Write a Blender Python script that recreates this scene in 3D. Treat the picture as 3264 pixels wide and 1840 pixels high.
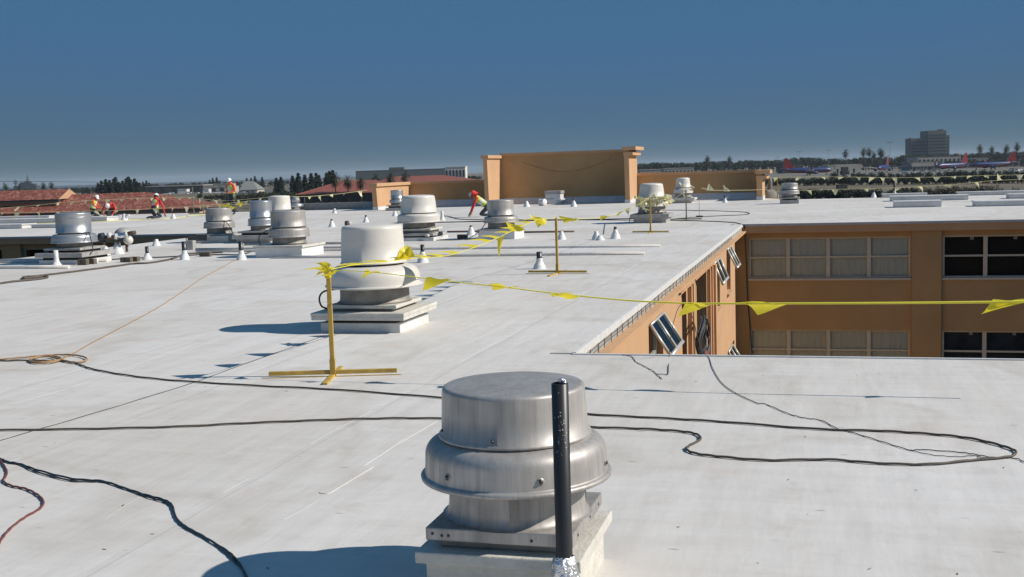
import bpy, bmesh, math, random
from mathutils import Vector, Matrix
random.seed(7)
for o in list(bpy.data.objects): bpy.data.objects.remove(o)
C = bpy.context.scene.collection
PI = math.pi

# ---------------------------------------------------------------- camera
F = 3650.0; H = 1.8; YAW = 15.4; ROLL = 1.775
PITCH = math.degrees(math.atan(376 / F))
cam_data = bpy.data.cameras.new('camera'); cam = bpy.data.objects.new('camera', cam_data); C.objects.link(cam)
MR = (Matrix.Rotation(math.radians(YAW), 3, 'Z') @ Matrix.Rotation(math.radians(90 - PITCH), 3, 'X')
      @ Matrix.Rotation(math.radians(-ROLL), 3, 'Z'))
cam.matrix_world = Matrix.Translation((0, 0, H)) @ MR.to_4x4()
cam_data.sensor_width = 36; cam_data.lens = 36 * F / 3264
cam_data.clip_start = 0.1; cam_data.clip_end = 60000
bpy.context.scene.camera = cam

# ---------------------------------------------------------------- sky, sun, exposure
SUN_EL = 37.0
SUN_DIR = Vector((1.31, 0.16, 0)).normalized()          # horizontal direction towards the sun
world = bpy.data.worlds.new('World'); bpy.context.scene.world = world; world.use_nodes = True
nt = world.node_tree; bg = nt.nodes['Background']
sky = nt.nodes.new('ShaderNodeTexSky'); sky.sky_type = 'NISHITA'; sky.sun_disc = False
sky.sun_elevation = math.radians(SUN_EL)
sky.sun_rotation = math.atan2(SUN_DIR.x, SUN_DIR.y)
sky.air_density = 1.0; sky.dust_density = 0.0; sky.ozone_density = 5.0; sky.altitude = 500
def wmath(op, a, b_, clamp=False):
    t = nt.nodes.new('ShaderNodeMath'); t.operation = op
    for k, v in enumerate((a, b_)):
        if isinstance(v, (int, float)): t.inputs[k].default_value = v
        else: nt.links.new(v, t.inputs[k])
    return t.outputs[0]
# the phone camera's rendering of the sky: dull slate blue, dim towards the horizon
sep = nt.nodes.new('ShaderNodeSeparateColor'); nt.links.new(sky.outputs[0], sep.inputs[0])
rr = wmath('MULTIPLY', sep.outputs[0], 0.058); gg_ = wmath('MULTIPLY', sep.outputs[1], 0.058)
ro = wmath('MAXIMUM', wmath('MULTIPLY', wmath('POWER', rr, 0.32), 1.04), 0.56); go = wmath('MINIMUM', wmath('MULTIPLY', wmath('POWER', gg_, -0.08), 1.36), 1.52)
bo = wmath('MINIMUM', wmath('MAXIMUM', wmath('SUBTRACT', 3.65, wmath('MULTIPLY', rr, 4.5)), 1.6), 2.95)
cmb = nt.nodes.new('ShaderNodeCombineColor')
for k, v in enumerate((ro, go, bo)): nt.links.new(v, cmb.inputs[k])
nt.links.new(cmb.outputs[0], bg.inputs[0]); bg.inputs[1].default_value = 0.10
sd = bpy.data.lights.new('sun', 'SUN'); sd.energy = 5.0; sd.angle = math.radians(0.53); sd.color = (1.0, 0.935, 0.85)
sun = bpy.data.objects.new('sun', sd); C.objects.link(sun)
tos = Vector((SUN_DIR.x * math.cos(math.radians(SUN_EL)), SUN_DIR.y * math.cos(math.radians(SUN_EL)), math.sin(math.radians(SUN_EL))))
sun.rotation_euler = tos.to_track_quat('Z', 'Y').to_euler()
vs = bpy.context.scene.view_settings
vs.view_transform = 'Standard'; vs.look = 'None'; vs.gamma = 1.0; vs.exposure = -0.05; vs.use_curve_mapping = False

# ---------------------------------------------------------------- photo point -> place in the world
O3 = Vector((0, 0, H)); FW = Vector((-math.sin(math.radians(YAW)), math.cos(math.radians(YAW)), 0))
RT = Vector((FW.y, -FW.x, 0))
def ray(px, py): return MR @ Vector(((px - 1632) / F, -(py - 920) / F, -1))
def G(px, py, z=0.0):
    d = ray(px, py); return O3 + d * ((z - H) / d.z)
def V(px, py, D):
    d = ray(px, py); return O3 + d * (D / d.dot(FW))
def WX(px, py, X): d = ray(px, py); return O3 + d * (X / d.x)
def WY(px, py, Y): d = ray(px, py); return O3 + d * (Y / d.y)

# ---------------------------------------------------------------- materials
def mat(name, col, rough=0.7, metal=0.0, spec=0.5, noise=0.0, scale=3.0, bump=0.0, bscale=40.0, stretch=None, col2=None, trans=0.0, coat=0.0):
    m = bpy.data.materials.new(name); m.use_nodes = True
    n = m.node_tree.nodes; l = m.node_tree.links; b = n['Principled BSDF']
    b.inputs['Roughness'].default_value = rough; b.inputs['Metallic'].default_value = metal
    b.inputs['Specular IOR Level'].default_value = spec
    b.inputs['Base Color'].default_value = (*col, 1)
    if coat: b.inputs['Coat Weight'].default_value = coat
    tc = n.new('ShaderNodeTexCoord'); mp = n.new('ShaderNodeMapping'); l.new(tc.outputs['Object'], mp.inputs[0])
    if stretch: mp.inputs['Scale'].default_value = stretch
    if noise or col2:
        t = n.new('ShaderNodeTexNoise'); t.inputs['Scale'].default_value = scale; t.inputs['Detail'].default_value = 8; t.inputs['Roughness'].default_value = 0.62
        l.new(mp.outputs[0], t.inputs['Vector'])
        r = n.new('ShaderNodeValToRGB'); l.new(t.outputs[0], r.inputs[0])
        c2 = col2 or tuple(max(0, c * (1 - noise)) for c in col)
        c1 = col if col2 else tuple(min(1, c * (1 + noise * 0.5)) for c in col)
        r.color_ramp.elements[0].position = 0.32; r.color_ramp.elements[1].position = 0.68
        r.color_ramp.elements[0].color = (*c2, 1); r.color_ramp.elements[1].color = (*c1, 1)
        l.new(r.outputs[0], b.inputs['Base Color'])
    if bump:
        t2 = n.new('ShaderNodeTexNoise'); t2.inputs['Scale'].default_value = bscale; t2.inputs['Detail'].default_value = 5
        l.new(mp.outputs[0], t2.inputs['Vector'])
        bp = n.new('ShaderNodeBump'); bp.inputs['Strength'].default_value = bump; bp.inputs['Distance'].default_value = 0.02
        l.new(t2.outputs[0], bp.inputs['Height']); l.new(bp.outputs[0], b.inputs['Normal'])
    if trans:
        b.inputs['Transmission Weight'].default_value = trans
    return m

def membrane_mat():
    m = bpy.data.materials.new('roof_membrane'); m.use_nodes = True
    n = m.node_tree.nodes; l = m.node_tree.links; b = n['Principled BSDF']
    b.inputs['Roughness'].default_value = 0.7; b.inputs['Specular IOR Level'].default_value = 0.15
    tc = n.new('ShaderNodeTexCoord')
    def mapping(sc, rot=0.0):
        mp = n.new('ShaderNodeMapping'); mp.inputs['Scale'].default_value = sc; mp.inputs['Rotation'].default_value = (0, 0, rot)
        l.new(tc.outputs['Object'], mp.inputs[0]); return mp.outputs[0]
    def noise(vec, s, d=6, r=0.6):
        t = n.new('ShaderNodeTexNoise'); t.inputs['Scale'].default_value = s; t.inputs['Detail'].default_value = d; t.inputs['Roughness'].default_value = r
        l.new(vec, t.inputs['Vector']); return t.outputs[0]
    def math_(op, a, bb=None, c=None):
        t = n.new('ShaderNodeMath'); t.operation = op
        for i, v in enumerate((a, bb, c)):
            if v is None: continue
            if isinstance(v, (int, float)): t.inputs[i].default_value = v
            else: l.new(v, t.inputs[i])
        return t.outputs[0]
    def ramp(v, p0, p1, c0, c1):
        r = n.new('ShaderNodeValToRGB'); l.new(v, r.inputs[0]); e = r.color_ramp.elements
        e[0].position = p0; e[1].position = p1; e[0].color = (*c0, 1); e[1].color = (*c1, 1); return r.outputs[0]
    def mul(a, bcol, fac=1.0):
        x = n.new('ShaderNodeMix'); x.data_type = 'RGBA'; x.blend_type = 'MULTIPLY'; x.inputs[0].default_value = fac
        l.new(a, x.inputs[6]); l.new(bcol, x.inputs[7]); return x.outputs[2]
    base = ramp(noise(mapping((1, 1, 1)), 0.22, 4), 0.35, 0.7, (0.64, 0.612, 0.575), (0.715, 0.70, 0.68))
    streak = ramp(noise(mapping((0.5, 6, 1), 0.12), 1.3, 9, 0.68), 0.30, 0.62, (0.93, 0.92, 0.905), (1, 1, 1))
    streak2 = ramp(noise(mapping((5, 0.6, 1), 0.05), 1.1, 9, 0.7), 0.30, 0.55, (0.91, 0.90, 0.885), (1, 1, 1))
    c = mul(mul(base, streak), streak2)
    blot = ramp(noise(mapping((1, 1, 1)), 3.1, 8, 0.72), 0.24, 0.46, (0.83, 0.80, 0.76), (1, 1, 1))
    c = mul(c, blot, 0.8)
    # red dust scuffs
    red = ramp(noise(mapping((1, 1, 1), 1.0), 0.7, 5, 0.6), 0.60, 0.82, (1, 1, 1), (1.0, 0.88, 0.84))
    c = mul(c, red)
    pond = n.new('ShaderNodeValToRGB'); l.new(noise(mapping((1, 0.8, 1), 0.3), 0.42, 3, 0.45), pond.inputs[0]); e = pond.color_ramp.elements
    e[0].position = 0.50; e[0].color = (1, 1, 1, 1); e[1].position = 0.535; e[1].color = (0.90, 0.885, 0.86, 1); x_ = e.new(0.56); x_.color = (0.97, 0.965, 0.955, 1); x_ = e.new(0.7); x_.color = (0.95, 0.945, 0.93, 1)
    c = mul(c, pond.outputs[0])
    soil = ramp(noise(mapping((1, 1, 1), 0.7), 9.0, 9, 0.75), 0.22, 0.40, (0.80, 0.77, 0.72), (1, 1, 1)); c = mul(c, soil, 0.35)
    # small dark specks and scratches
    vo = n.new('ShaderNodeTexVoronoi'); vo.inputs['Scale'].default_value = 1.0; l.new(mapping((1.6, 5.5, 1), 0.5), vo.inputs['Vector'])
    sp = ramp(vo.outputs['Distance'], 0.02, 0.06, (0.35, 0.32, 0.30), (1, 1, 1))
    c = mul(c, sp, 0.75)
    # welded seams: along Y every 1.83 m, cross seams now and then
    sx = n.new('ShaderNodeSeparateXYZ'); l.new(tc.outputs['Object'], sx.inputs[0])
    wob = noise(mapping((1, 1, 1)), 0.35, 2)
    xs = math_('ADD', sx.outputs[0], math_('MULTIPLY', wob, 0.12))
    fr = math_('FRACT', math_('MULTIPLY', math_('ADD', xs, 0.55), 1 / 1.83))
    d = math_('ABSOLUTE', math_('SUBTRACT', fr, 0.5))
    brk = noise(mapping((0.6, 0.5, 1)), 1.1, 3)
    lip = math_('MULTIPLY', math_('LESS_THAN', d, 0.005), math_('GREATER_THAN', brk, 0.5))
    lip = math_('MULTIPLY', lip, math_('LESS_THAN', sx.outputs[0], -2.5))
    mx = n.new('ShaderNodeMix'); mx.data_type = 'RGBA'; l.new(math_('MULTIPLY', lip, 0.5), mx.inputs[0]); l.new(c, mx.inputs[6]); mx.inputs[7].default_value = (0.8, 0.8, 0.8, 1)
    west = math_('LESS_THAN', sx.outputs[0], -2.5)
    d2 = math_('ABSOLUTE', math_('SUBTRACT', fr, 0.53))
    dirt = math_('MULTIPLY', math_('MULTIPLY', math_('LESS_THAN', d2, 0.003), 0.25), west)
    mx2 = n.new('ShaderNodeMix'); mx2.data_type = 'RGBA'; l.new(dirt, mx2.inputs[0]); l.new(mx.outputs[2], mx2.inputs[6]); mx2.inputs[7].default_value = (0.25, 0.24, 0.22, 1)
    l.new(mx2.outputs[2], b.inputs['Base Color'])
    hgt = math_('ADD', math_('MULTIPLY', noise(mapping((2.4, 0.5, 1), 0.25), 1.6, 4, 0.5), 1.0), math_('MULTIPLY', math_('SMOOTH_MIN', d, 0.03, 0.01), 3.0))
    hgt = math_('ADD', hgt, math_('MULTIPLY', noise(mapping((1, 1, 1)), 60, 3), 0.03))
    bp = n.new('ShaderNodeBump'); bp.inputs['Strength'].default_value = 0.3; bp.inputs['Distance'].default_value = 0.03
    l.new(hgt, bp.inputs['Height']); l.new(bp.outputs[0], b.inputs['Normal'])
    return m

def galv_mat(name, base, rough=0.36, streak=0.35, metal=0.45, bmp=0.10):
    m = bpy.data.materials.new(name); m.use_nodes = True
    n = m.node_tree.nodes; l = m.node_tree.links; b = n['Principled BSDF']
    b.inputs['Metallic'].default_value = metal
    tc = n.new('ShaderNodeTexCoord')
    mp = n.new('ShaderNodeMapping'); mp.inputs['Scale'].default_value = (26, 26, 1.2); l.new(tc.outputs['Object'], mp.inputs[0])
    t = n.new('ShaderNodeTexNoise'); t.inputs['Scale'].default_value = 1.0; t.inputs['Detail'].default_value = 7; t.inputs['Roughness'].default_value = 0.7; l.new(mp.outputs[0], t.inputs[0])
    t2 = n.new('ShaderNodeTexNoise'); t2.inputs['Scale'].default_value = 3.5; t2.inputs['Detail'].default_value = 6; l.new(tc.outputs['Object'], t2.inputs[0])
    mm = n.new('ShaderNodeMath'); mm.operation = 'MULTIPLY'; l.new(t.outputs[0], mm.inputs[0]); l.new(t2.outputs[0], mm.inputs[1])
    r = n.new('ShaderNodeValToRGB'); l.new(mm.outputs[0], r.inputs[0]); e = r.color_ramp.elements
    e[0].position = 0.12; e[1].position = 0.34
    e[0].color = (*[c * (1 - streak) for c in base], 1); e[1].color = (*base, 1); l.new(r.outputs[0], b.inputs['Base Color'])
    r2 = n.new('ShaderNodeMapRange'); r2.inputs['To Min'].default_value = rough + 0.14; r2.inputs['To Max'].default_value = rough - 0.06; l.new(mm.outputs[0], r2.inputs[0]); r2.inputs['From Min'].default_value = 0.1; r2.inputs['From Max'].default_value = 0.4
    l.new(r2.outputs[0], b.inputs['Roughness'])
    bp = n.new('ShaderNodeBump'); bp.inputs['Strength'].default_value = bmp; bp.inputs['Distance'].default_value = 0.01
    l.new(t2.outputs[0], bp.inputs['Height']); l.new(bp.outputs[0], b.inputs['Normal'])
    return m

def film_mat(name, col):
    m = bpy.data.materials.new(name); m.use_nodes = True
    n = m.node_tree.nodes; l = m.node_tree.links; out = n['Material Output']; b = n['Principled BSDF']
    b.inputs['Base Color'].default_value = (*col, 1); b.inputs['Roughness'].default_value = 0.35
    tr = n.new('ShaderNodeBsdfTranslucent'); tr.inputs[0].default_value = (*col, 1)
    mx = n.new('ShaderNodeMixShader'); mx.inputs[0].default_value = 0.42
    l.new(b.outputs[0], mx.inputs[1]); l.new(tr.outputs[0], mx.inputs[2]); l.new(mx.outputs[0], out.inputs[0])
    return m

def tile_mat(name, c1, c2, c3):
    m = bpy.data.materials.new(name); m.use_nodes = True
    n = m.node_tree.nodes; l = m.node_tree.links; b = n['Principled BSDF']; b.inputs['Roughness'].default_value = 0.8
    tc = n.new('ShaderNodeTexCoord'); mp = n.new('ShaderNodeMapping'); mp.inputs['Scale'].default_value = (3.4, 2.4, 2.4); l.new(tc.outputs['Object'], mp.inputs[0])
    vo = n.new('ShaderNodeTexVoronoi'); vo.inputs['Scale'].default_value = 1.0; l.new(mp.outputs[0], vo.inputs['Vector'])
    r = n.new('ShaderNodeValToRGB'); l.new(vo.outputs['Color'], r.inputs[0]); e = r.color_ramp.elements
    e[0].position = 0.0; e[0].color = (*c1, 1); e[1].position = 0.62; e[1].color = (*c2, 1); x = e.new(0.9); x.color = (*c3, 1)
    l.new(r.outputs[0], b.inputs['Base Color'])
    w = n.new('ShaderNodeTexWave'); w.inputs['Scale'].default_value = 1.1; l.new(tc.outputs['Object'], w.inputs['Vector'])
    bp = n.new('ShaderNodeBump'); bp.inputs['Strength'].default_value = 0.6; bp.inputs['Distance'].default_value = 0.08; l.new(w.outputs[0], bp.inputs['Height']); l.new(bp.outputs[0], b.inputs['Normal'])
    return m

M = {}
M['membrane'] = membrane_mat()
M['flash'] = mat('white_flashing', (0.66, 0.66, 0.65), 0.5, noise=0.14, scale=3, bump=0.25, bscale=14)
M['boot'] = mat('white_boot', (0.72, 0.72, 0.71), 0.5, noise=0.12, scale=6, bump=0.3, bscale=18)
M['alu'] = galv_mat('weathered_aluminium', (0.50, 0.475, 0.445), 0.46, 0.42)
M['alu_new'] = galv_mat('bright_aluminium', (0.50, 0.51, 0.52), 0.34, 0.10, 0.75, 0.0)
M['frp'] = mat('white_fan_paint', (0.66, 0.63, 0.575), 0.45, noise=0.10, scale=2.5, bump=0.05, bscale=30)
M['neck'] = mat('dull_metal_shaded_neck', (0.30, 0.28, 0.25), 0.6, metal=0.3, noise=0.3, scale=5)  # dull metal on white fans; darker to stand for shade on aluminium necks
M['curbwhite'] = mat('cream_curb_paint', (0.62, 0.60, 0.54), 0.6, noise=0.18, scale=7, bump=0.3, bscale=50)
M['curbgrey'] = mat('grey_curb_metal', (0.42, 0.41, 0.39), 0.55, metal=0.2, noise=0.25, scale=6)
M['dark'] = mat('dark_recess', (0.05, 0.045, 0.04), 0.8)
M['black'] = mat('black_pipe', (0.022, 0.023, 0.026), 0.42, noise=0.3, scale=9)
M['bolt'] = mat('bolt_steel', (0.10, 0.10, 0.10), 0.4, metal=0.8)
M['foil'] = mat('silver_foil', (0.85, 0.85, 0.86), 0.22, metal=0.9, noise=0.2, scale=30, bump=1.0, bscale=45)
M['stucco'] = mat('orange_stucco_shaded', (0.46, 0.29, 0.135), 0.85, noise=0.13, scale=0.9, bump=0.3, bscale=60)  # browned and darkened to put the north wall's shade into the colour
M['stucco2'] = mat('orange_stucco_lit_and_trim', (0.56, 0.34, 0.185), 0.85, noise=0.10, scale=1.2, bump=0.25, bscale=60)  # lighter copy of the stucco, sunlight in the colour; also for trim
M['metaledge'] = mat('metal_edge', (0.50, 0.51, 0.52), 0.5, metal=0.05, noise=0.12, scale=5)
M['lath'] = mat('lath_backing', (0.36, 0.355, 0.33), 0.8, noise=0.3, scale=7)
M['wire'] = mat('rusty_wire', (0.05, 0.045, 0.045), 0.7)
M['winframe'] = mat('window_frame', (0.58, 0.53, 0.43), 0.5, noise=0.1, scale=4)
M['alframe'] = mat('pale_sash_frame', (0.55, 0.54, 0.50), 0.4, metal=0.3)
M['curtain'] = mat('curtain', (0.88, 0.90, 0.84), 0.9, noise=0.12, scale=2.5, stretch=(9, 1, 0.6))
M['room'] = mat('dark_room', (0.025, 0.025, 0.028), 0.9)
M['room_blue'] = mat('blue_room', (0.05, 0.075, 0.12), 0.9, noise=0.5, scale=2)
def glass_mat():
    m = bpy.data.materials.new('window_glass'); m.use_nodes = True
    n = m.node_tree.nodes; l = m.node_tree.links; out = n['Material Output']
    g = n.new('ShaderNodeBsdfGlossy'); g.inputs['Roughness'].default_value = 0.04; g.inputs[0].default_value = (0.22, 0.23, 0.22, 1)
    t = n.new('ShaderNodeBsdfTransparent'); t.inputs[0].default_value = (0.95, 0.97, 0.93, 1)
    fr = n.new('ShaderNodeFresnel'); fr.inputs[0].default_value = 1.45
    tc = n.new('ShaderNodeTexCoord'); no = n.new('ShaderNodeTexNoise'); no.inputs['Scale'].default_value = 0.9; l.new(tc.outputs['Object'], no.inputs[0])
    bp = n.new('ShaderNodeBump'); bp.inputs['Strength'].default_value = 0.25; bp.inputs['Distance'].default_value = 0.05; l.new(no.outputs[0], bp.inputs['Height']); l.new(bp.outputs[0], g.inputs['Normal'])
    mx = n.new('ShaderNodeMixShader'); l.new(fr.outputs[0], mx.inputs[0]); l.new(t.outputs[0], mx.inputs[1]); l.new(g.outputs[0], mx.inputs[2]); l.new(mx.outputs[0], out.inputs[0])
    return m
M['glass'] = glass_mat()
M['yellow'] = mat('yellow_stand_paint', (0.52, 0.34, 0.07), 0.6, noise=0.28, scale=9)
M['olive'] = mat('grey_stand_paint', (0.22, 0.23, 0.17), 0.55, noise=0.2, scale=9)
M['flag'] = film_mat('yellow_film', (0.88, 0.74, 0.05))
M['flagpale'] = film_mat('faded_film', (0.72, 0.68, 0.42))
M['rope_y'] = mat('yellow_rope', (0.80, 0.72, 0.06), 0.6)
M['hose'] = mat('brown_black_hose', (0.10, 0.08, 0.062), 0.6, noise=0.3, scale=20)
M['cordblack'] = mat('black_cord', (0.022, 0.036, 0.044), 0.5)
M['cordred'] = mat('red_cord', (0.17, 0.05, 0.045), 0.5)
M['rope_o'] = mat('orange_rope', (0.34, 0.21, 0.11), 0.7)
M['iron'] = mat('brown_iron_pipe', (0.10, 0.06, 0.045), 0.6, metal=0.2, noise=0.3, scale=9)
M['wood'] = mat('weathered_wood', (0.14, 0.11, 0.085), 0.85, noise=0.3, scale=8)
M['chrome'] = mat('shiny_conduit', (0.7, 0.75, 0.8), 0.15, metal=1.0)
M['skin'] = mat('skin', (0.36, 0.19, 0.12), 0.6)
M['shirt_o'] = mat('orange_shirt', (0.80, 0.10, 0.03), 0.8)
M['shirt_r'] = mat('red_shirt', (0.62, 0.045, 0.04), 0.8)
M['vest'] = mat('lime_vest', (0.45, 0.62, 0.08), 0.6)
M['vesttape'] = mat('vest_tape', (0.62, 0.62, 0.55), 0.5)
M['trouser'] = mat('dark_trousers', (0.03, 0.035, 0.055), 0.85)
M['harness'] = mat('green_pouch', (0.12, 0.16, 0.10), 0.8)
M['hat'] = mat('white_hard_hat', (0.80, 0.80, 0.80), 0.3)
M['hatred'] = mat('red_hood', (0.85, 0.05, 0.03), 0.6)
M['hatgrey'] = mat('grey_hard_hat', (0.42, 0.42, 0.38), 0.5)
M['hair'] = mat('dark_hair', (0.02, 0.015, 0.012), 0.8)
M['tile'] = tile_mat('red_roof_tiles', (0.12, 0.030, 0.018), (0.24, 0.066, 0.040), (0.40, 0.21, 0.15))
M['tile2'] = tile_mat('pink_roof_tiles', (0.22, 0.065, 0.045), (0.26, 0.08, 0.055), (0.30, 0.10, 0.07))
M['peach'] = mat('peach_wall', (0.52, 0.31, 0.20), 0.85)
M['cream'] = mat('cream_wall', (0.48, 0.44, 0.38), 0.85, noise=0.1)
M['whitewall'] = mat('white_wall', (0.72, 0.70, 0.66), 0.8)
M['greywall'] = mat('grey_wall', (0.20, 0.21, 0.20), 0.85, noise=0.15)
M['hotelwall'] = mat('hotel_concrete', (0.13, 0.145, 0.14), 0.85, noise=0.12)
M['darkwall'] = mat('dark_wall', (0.07, 0.07, 0.065), 0.85, noise=0.2)
M['pane'] = mat('far_window', (0.03, 0.035, 0.04), 0.3)
M['leaf'] = mat('tree_leaf', (0.045, 0.065, 0.022), 0.75, col2=(0.02, 0.035, 0.014), scale=0.8)
M['leafdark'] = mat('dark_leaf', (0.034, 0.050, 0.030), 0.8, col2=(0.016, 0.026, 0.018), scale=0.6)
M['leafdry'] = mat('dry_leaf', (0.10, 0.085, 0.05), 0.85, col2=(0.045, 0.05, 0.025), scale=1.2)
M['palmleaf'] = mat('palm_leaf', (0.05, 0.058, 0.022), 0.7, col2=(0.03, 0.028, 0.015), scale=1.5)
M['bark'] = mat('bark', (0.08, 0.06, 0.045), 0.9)
M['planeblue'] = mat('aircraft_blue', (0.012, 0.026, 0.12), 0.4)
M['planered'] = mat('aircraft_red', (0.20, 0.012, 0.014), 0.4)
M['planegrey'] = mat('aircraft_silver', (0.5, 0.5, 0.52), 0.4)
M['asphalt'] = mat('apron', (0.16, 0.15, 0.125), 0.9, noise=0.15, scale=0.02)
M['road'] = mat('service_road', (0.10, 0.095, 0.085), 0.9, noise=0.1, scale=0.05)
M['ground'] = mat('dry_ground', (0.17, 0.13, 0.085), 0.95, col2=(0.09, 0.085, 0.055), scale=0.02)
M['water'] = mat('bay_water', (0.03, 0.045, 0.055), 0.6)
M['steelblue'] = mat('bridge_steel', (0.06, 0.09, 0.12), 0.6)
M['shipgrey'] = mat('ship_grey', (0.05, 0.06, 0.07), 0.6)
M['carwhite'] = mat('car_white', (0.7, 0.7, 0.7), 0.3)
M['cardark'] = mat('car_dark', (0.05, 0.05, 0.06), 0.3)

# ---------------------------------------------------------------- mesh builder
class MB:
    def __init__(s): s.v = []; s.f = []; s.m = []; s.mats = []; s.sm = []
    def mi(s, m):
        if m not in s.mats: s.mats.append(m)
        return s.mats.index(m)
    def face(s, pts, m, smooth=False):
        i = len(s.v); s.v += [tuple(p) for p in pts]; s.f.append(tuple(range(i, i + len(pts)))); s.m.append(s.mi(m)); s.sm.append(smooth)
    def box(s, x0, x1, y0, y1, z0, z1, m, T=None):
        p = [Vector((x, y, z)) for z in (z0, z1) for y in (y0, y1) for x in (x0, x1)]
        if T: p = [T @ q for q in p]
        i = len(s.v); s.v += [tuple(q) for q in p]
        for f in ((0, 2, 3, 1), (4, 5, 7, 6), (0, 1, 5, 4), (1, 3, 7, 5), (3, 2, 6, 7), (2, 0, 4, 6)):
            s.f.append(tuple(i + k for k in f)); s.m.append(s.mi(m)); s.sm.append(False)
        return s
    def lathe(s, prof, m, n=40, T=None, cx=0, cy=0, smooth=True, close=False):
        i = len(s.v); k = len(prof)
        for a in range(n):
            c, q = math.cos(2 * PI * a / n), math.sin(2 * PI * a / n)
            for r, z in prof:
                p = Vector((cx + r * c, cy + r * q, z)); s.v.append(tuple(T @ p if T else p))
        for a in range(n):
            b = (a + 1) % n
            for j in range(k - 1):
                s.f.append((i + a * k + j, i + b * k + j, i + b * k + j + 1, i + a * k + j + 1)); s.m.append(s.mi(m)); s.sm.append(smooth)
        return s
    def tube(s, pts, r, m, n=8, caps=True):
        pts = [Vector(p) for p in pts]; rs = r if isinstance(r, (list, tuple)) else [r] * len(pts)
        i = len(s.v); up = Vector((0, 0, 1)); prev = None
        for j, p in enumerate(pts):
            t = (pts[min(j + 1, len(pts) - 1)] - pts[max(j - 1, 0)])
            t = t.normalized() if t.length > 1e-9 else Vector((0, 0, 1))
            a = (prev - t * prev.dot(t)) if prev else (up.cross(t) if abs(t.z) < .95 else Vector((1, 0, 0)).cross(t))
            a.normalize(); prev = a; b = t.cross(a)
            for q in range(n):
                an = 2 * PI * q / n; s.v.append(tuple(p + (a * math.cos(an) + b * math.sin(an)) * rs[j]))
        for j in range(len(pts) - 1):
            for q in range(n):
                w = (q + 1) % n
                s.f.append((i + j * n + q, i + j * n + w, i + (j + 1) * n + w, i + (j + 1) * n + q)); s.m.append(s.mi(m)); s.sm.append(True)
        if caps:
            s.f.append(tuple(i + q for q in reversed(range(n)))); s.m.append(s.mi(m)); s.sm.append(False)
            e = i + (len(pts) - 1) * n; s.f.append(tuple(e + q for q in range(n))); s.m.append(s.mi(m)); s.sm.append(False)
        return s
    def ell(s, c, rx, ry, rz, m, n=12, k=8, T=None):
        i = len(s.v)
        for a in range(k + 1):
            th = PI * a / k
            for b in range(n):
                ph = 2 * PI * b / n; p = Vector((rx * math.sin(th) * math.cos(ph), ry * math.sin(th) * math.sin(ph), rz * math.cos(th)))
                if T: p = T @ p
                s.v.append(tuple(Vector(c) + p))
        for a in range(k):
            for b in range(n):
                d = (b + 1) % n; s.f.append((i + a * n + b, i + (a + 1) * n + b, i + (a + 1) * n + d, i + a * n + d)); s.m.append(s.mi(m)); s.sm.append(True)
        return s
    def mesh(s, name):
        me = bpy.data.meshes.new(name); me.from_pydata(s.v, [], s.f)
        for m in s.mats: me.materials.append(M[m])
        me.polygons.foreach_set('material_index', s.m); me.polygons.foreach_set('use_smooth', s.sm); me.update(); return me
    def build(s, name, parent=None, bevel=0, weld=False):
        me = s.mesh(name); o = bpy.data.objects.new(name, me); C.objects.link(o)
        if weld or bevel:
            bm = bmesh.new(); bm.from_mesh(me); bmesh.ops.remove_doubles(bm, verts=bm.verts, dist=1e-5)
            bmesh.ops.recalc_face_normals(bm, faces=bm.faces); bm.to_mesh(me); bm.free()
        if bevel:
            b = o.modifiers.new('bevel', 'BEVEL'); b.width = bevel; b.segments = 2; b.limit_method = 'ANGLE'
        if parent: o.parent = parent
        return o
def tag(o, label, cat, group=None, kind=None):
    if label: o['label'] = label
    if cat: o['category'] = cat
    if group: o['group'] = group
    if kind: o['kind'] = kind
    return o
def empty(name, loc=(0, 0, 0), rz=0.0):
    o = bpy.data.objects.new(name, None); C.objects.link(o); o.location = loc; o.rotation_euler = (0, 0, rz); o.empty_display_size = .2; return o
KIDS = {}
def copy_thing(o, loc, rz=0.0, scale=1.0, label=None):
    r = o.copy(); C.objects.link(r); r.location = loc; r.rotation_euler = (0, 0, rz); r.scale = (scale,) * 3
    if label: r['label'] = label
    for ch in o.children:
        c = ch.copy(); C.objects.link(c); c.parent = r
        for g in ch.children: d = g.copy(); C.objects.link(d); d.parent = c
    return r
def spline(pts, sub=6):
    pts = [Vector(p) for p in pts]; out = []
    for i in range(len(pts) - 1):
        p0 = pts[max(i - 1, 0)]; p1 = pts[i]; p2 = pts[i + 1]; p3 = pts[min(i + 2, len(pts) - 1)]
        for k in range(sub):
            t = k / sub
            out.append(0.5 * ((2 * p1) + (p2 - p0) * t + (2 * p0 - 5 * p1 + 4 * p2 - p3) * t * t + (3 * p1 - p0 - 3 * p2 + p3) * t ** 3))
    out.append(pts[-1]); return out
def cam_T(p, rz=None):      # frame whose x runs across the view and y away from the camera
    a = math.radians(YAW) if rz is None else rz
    return Matrix.Translation(p) @ Matrix.Rotation(a, 4, 'Z')
GZ = -8.0

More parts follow.
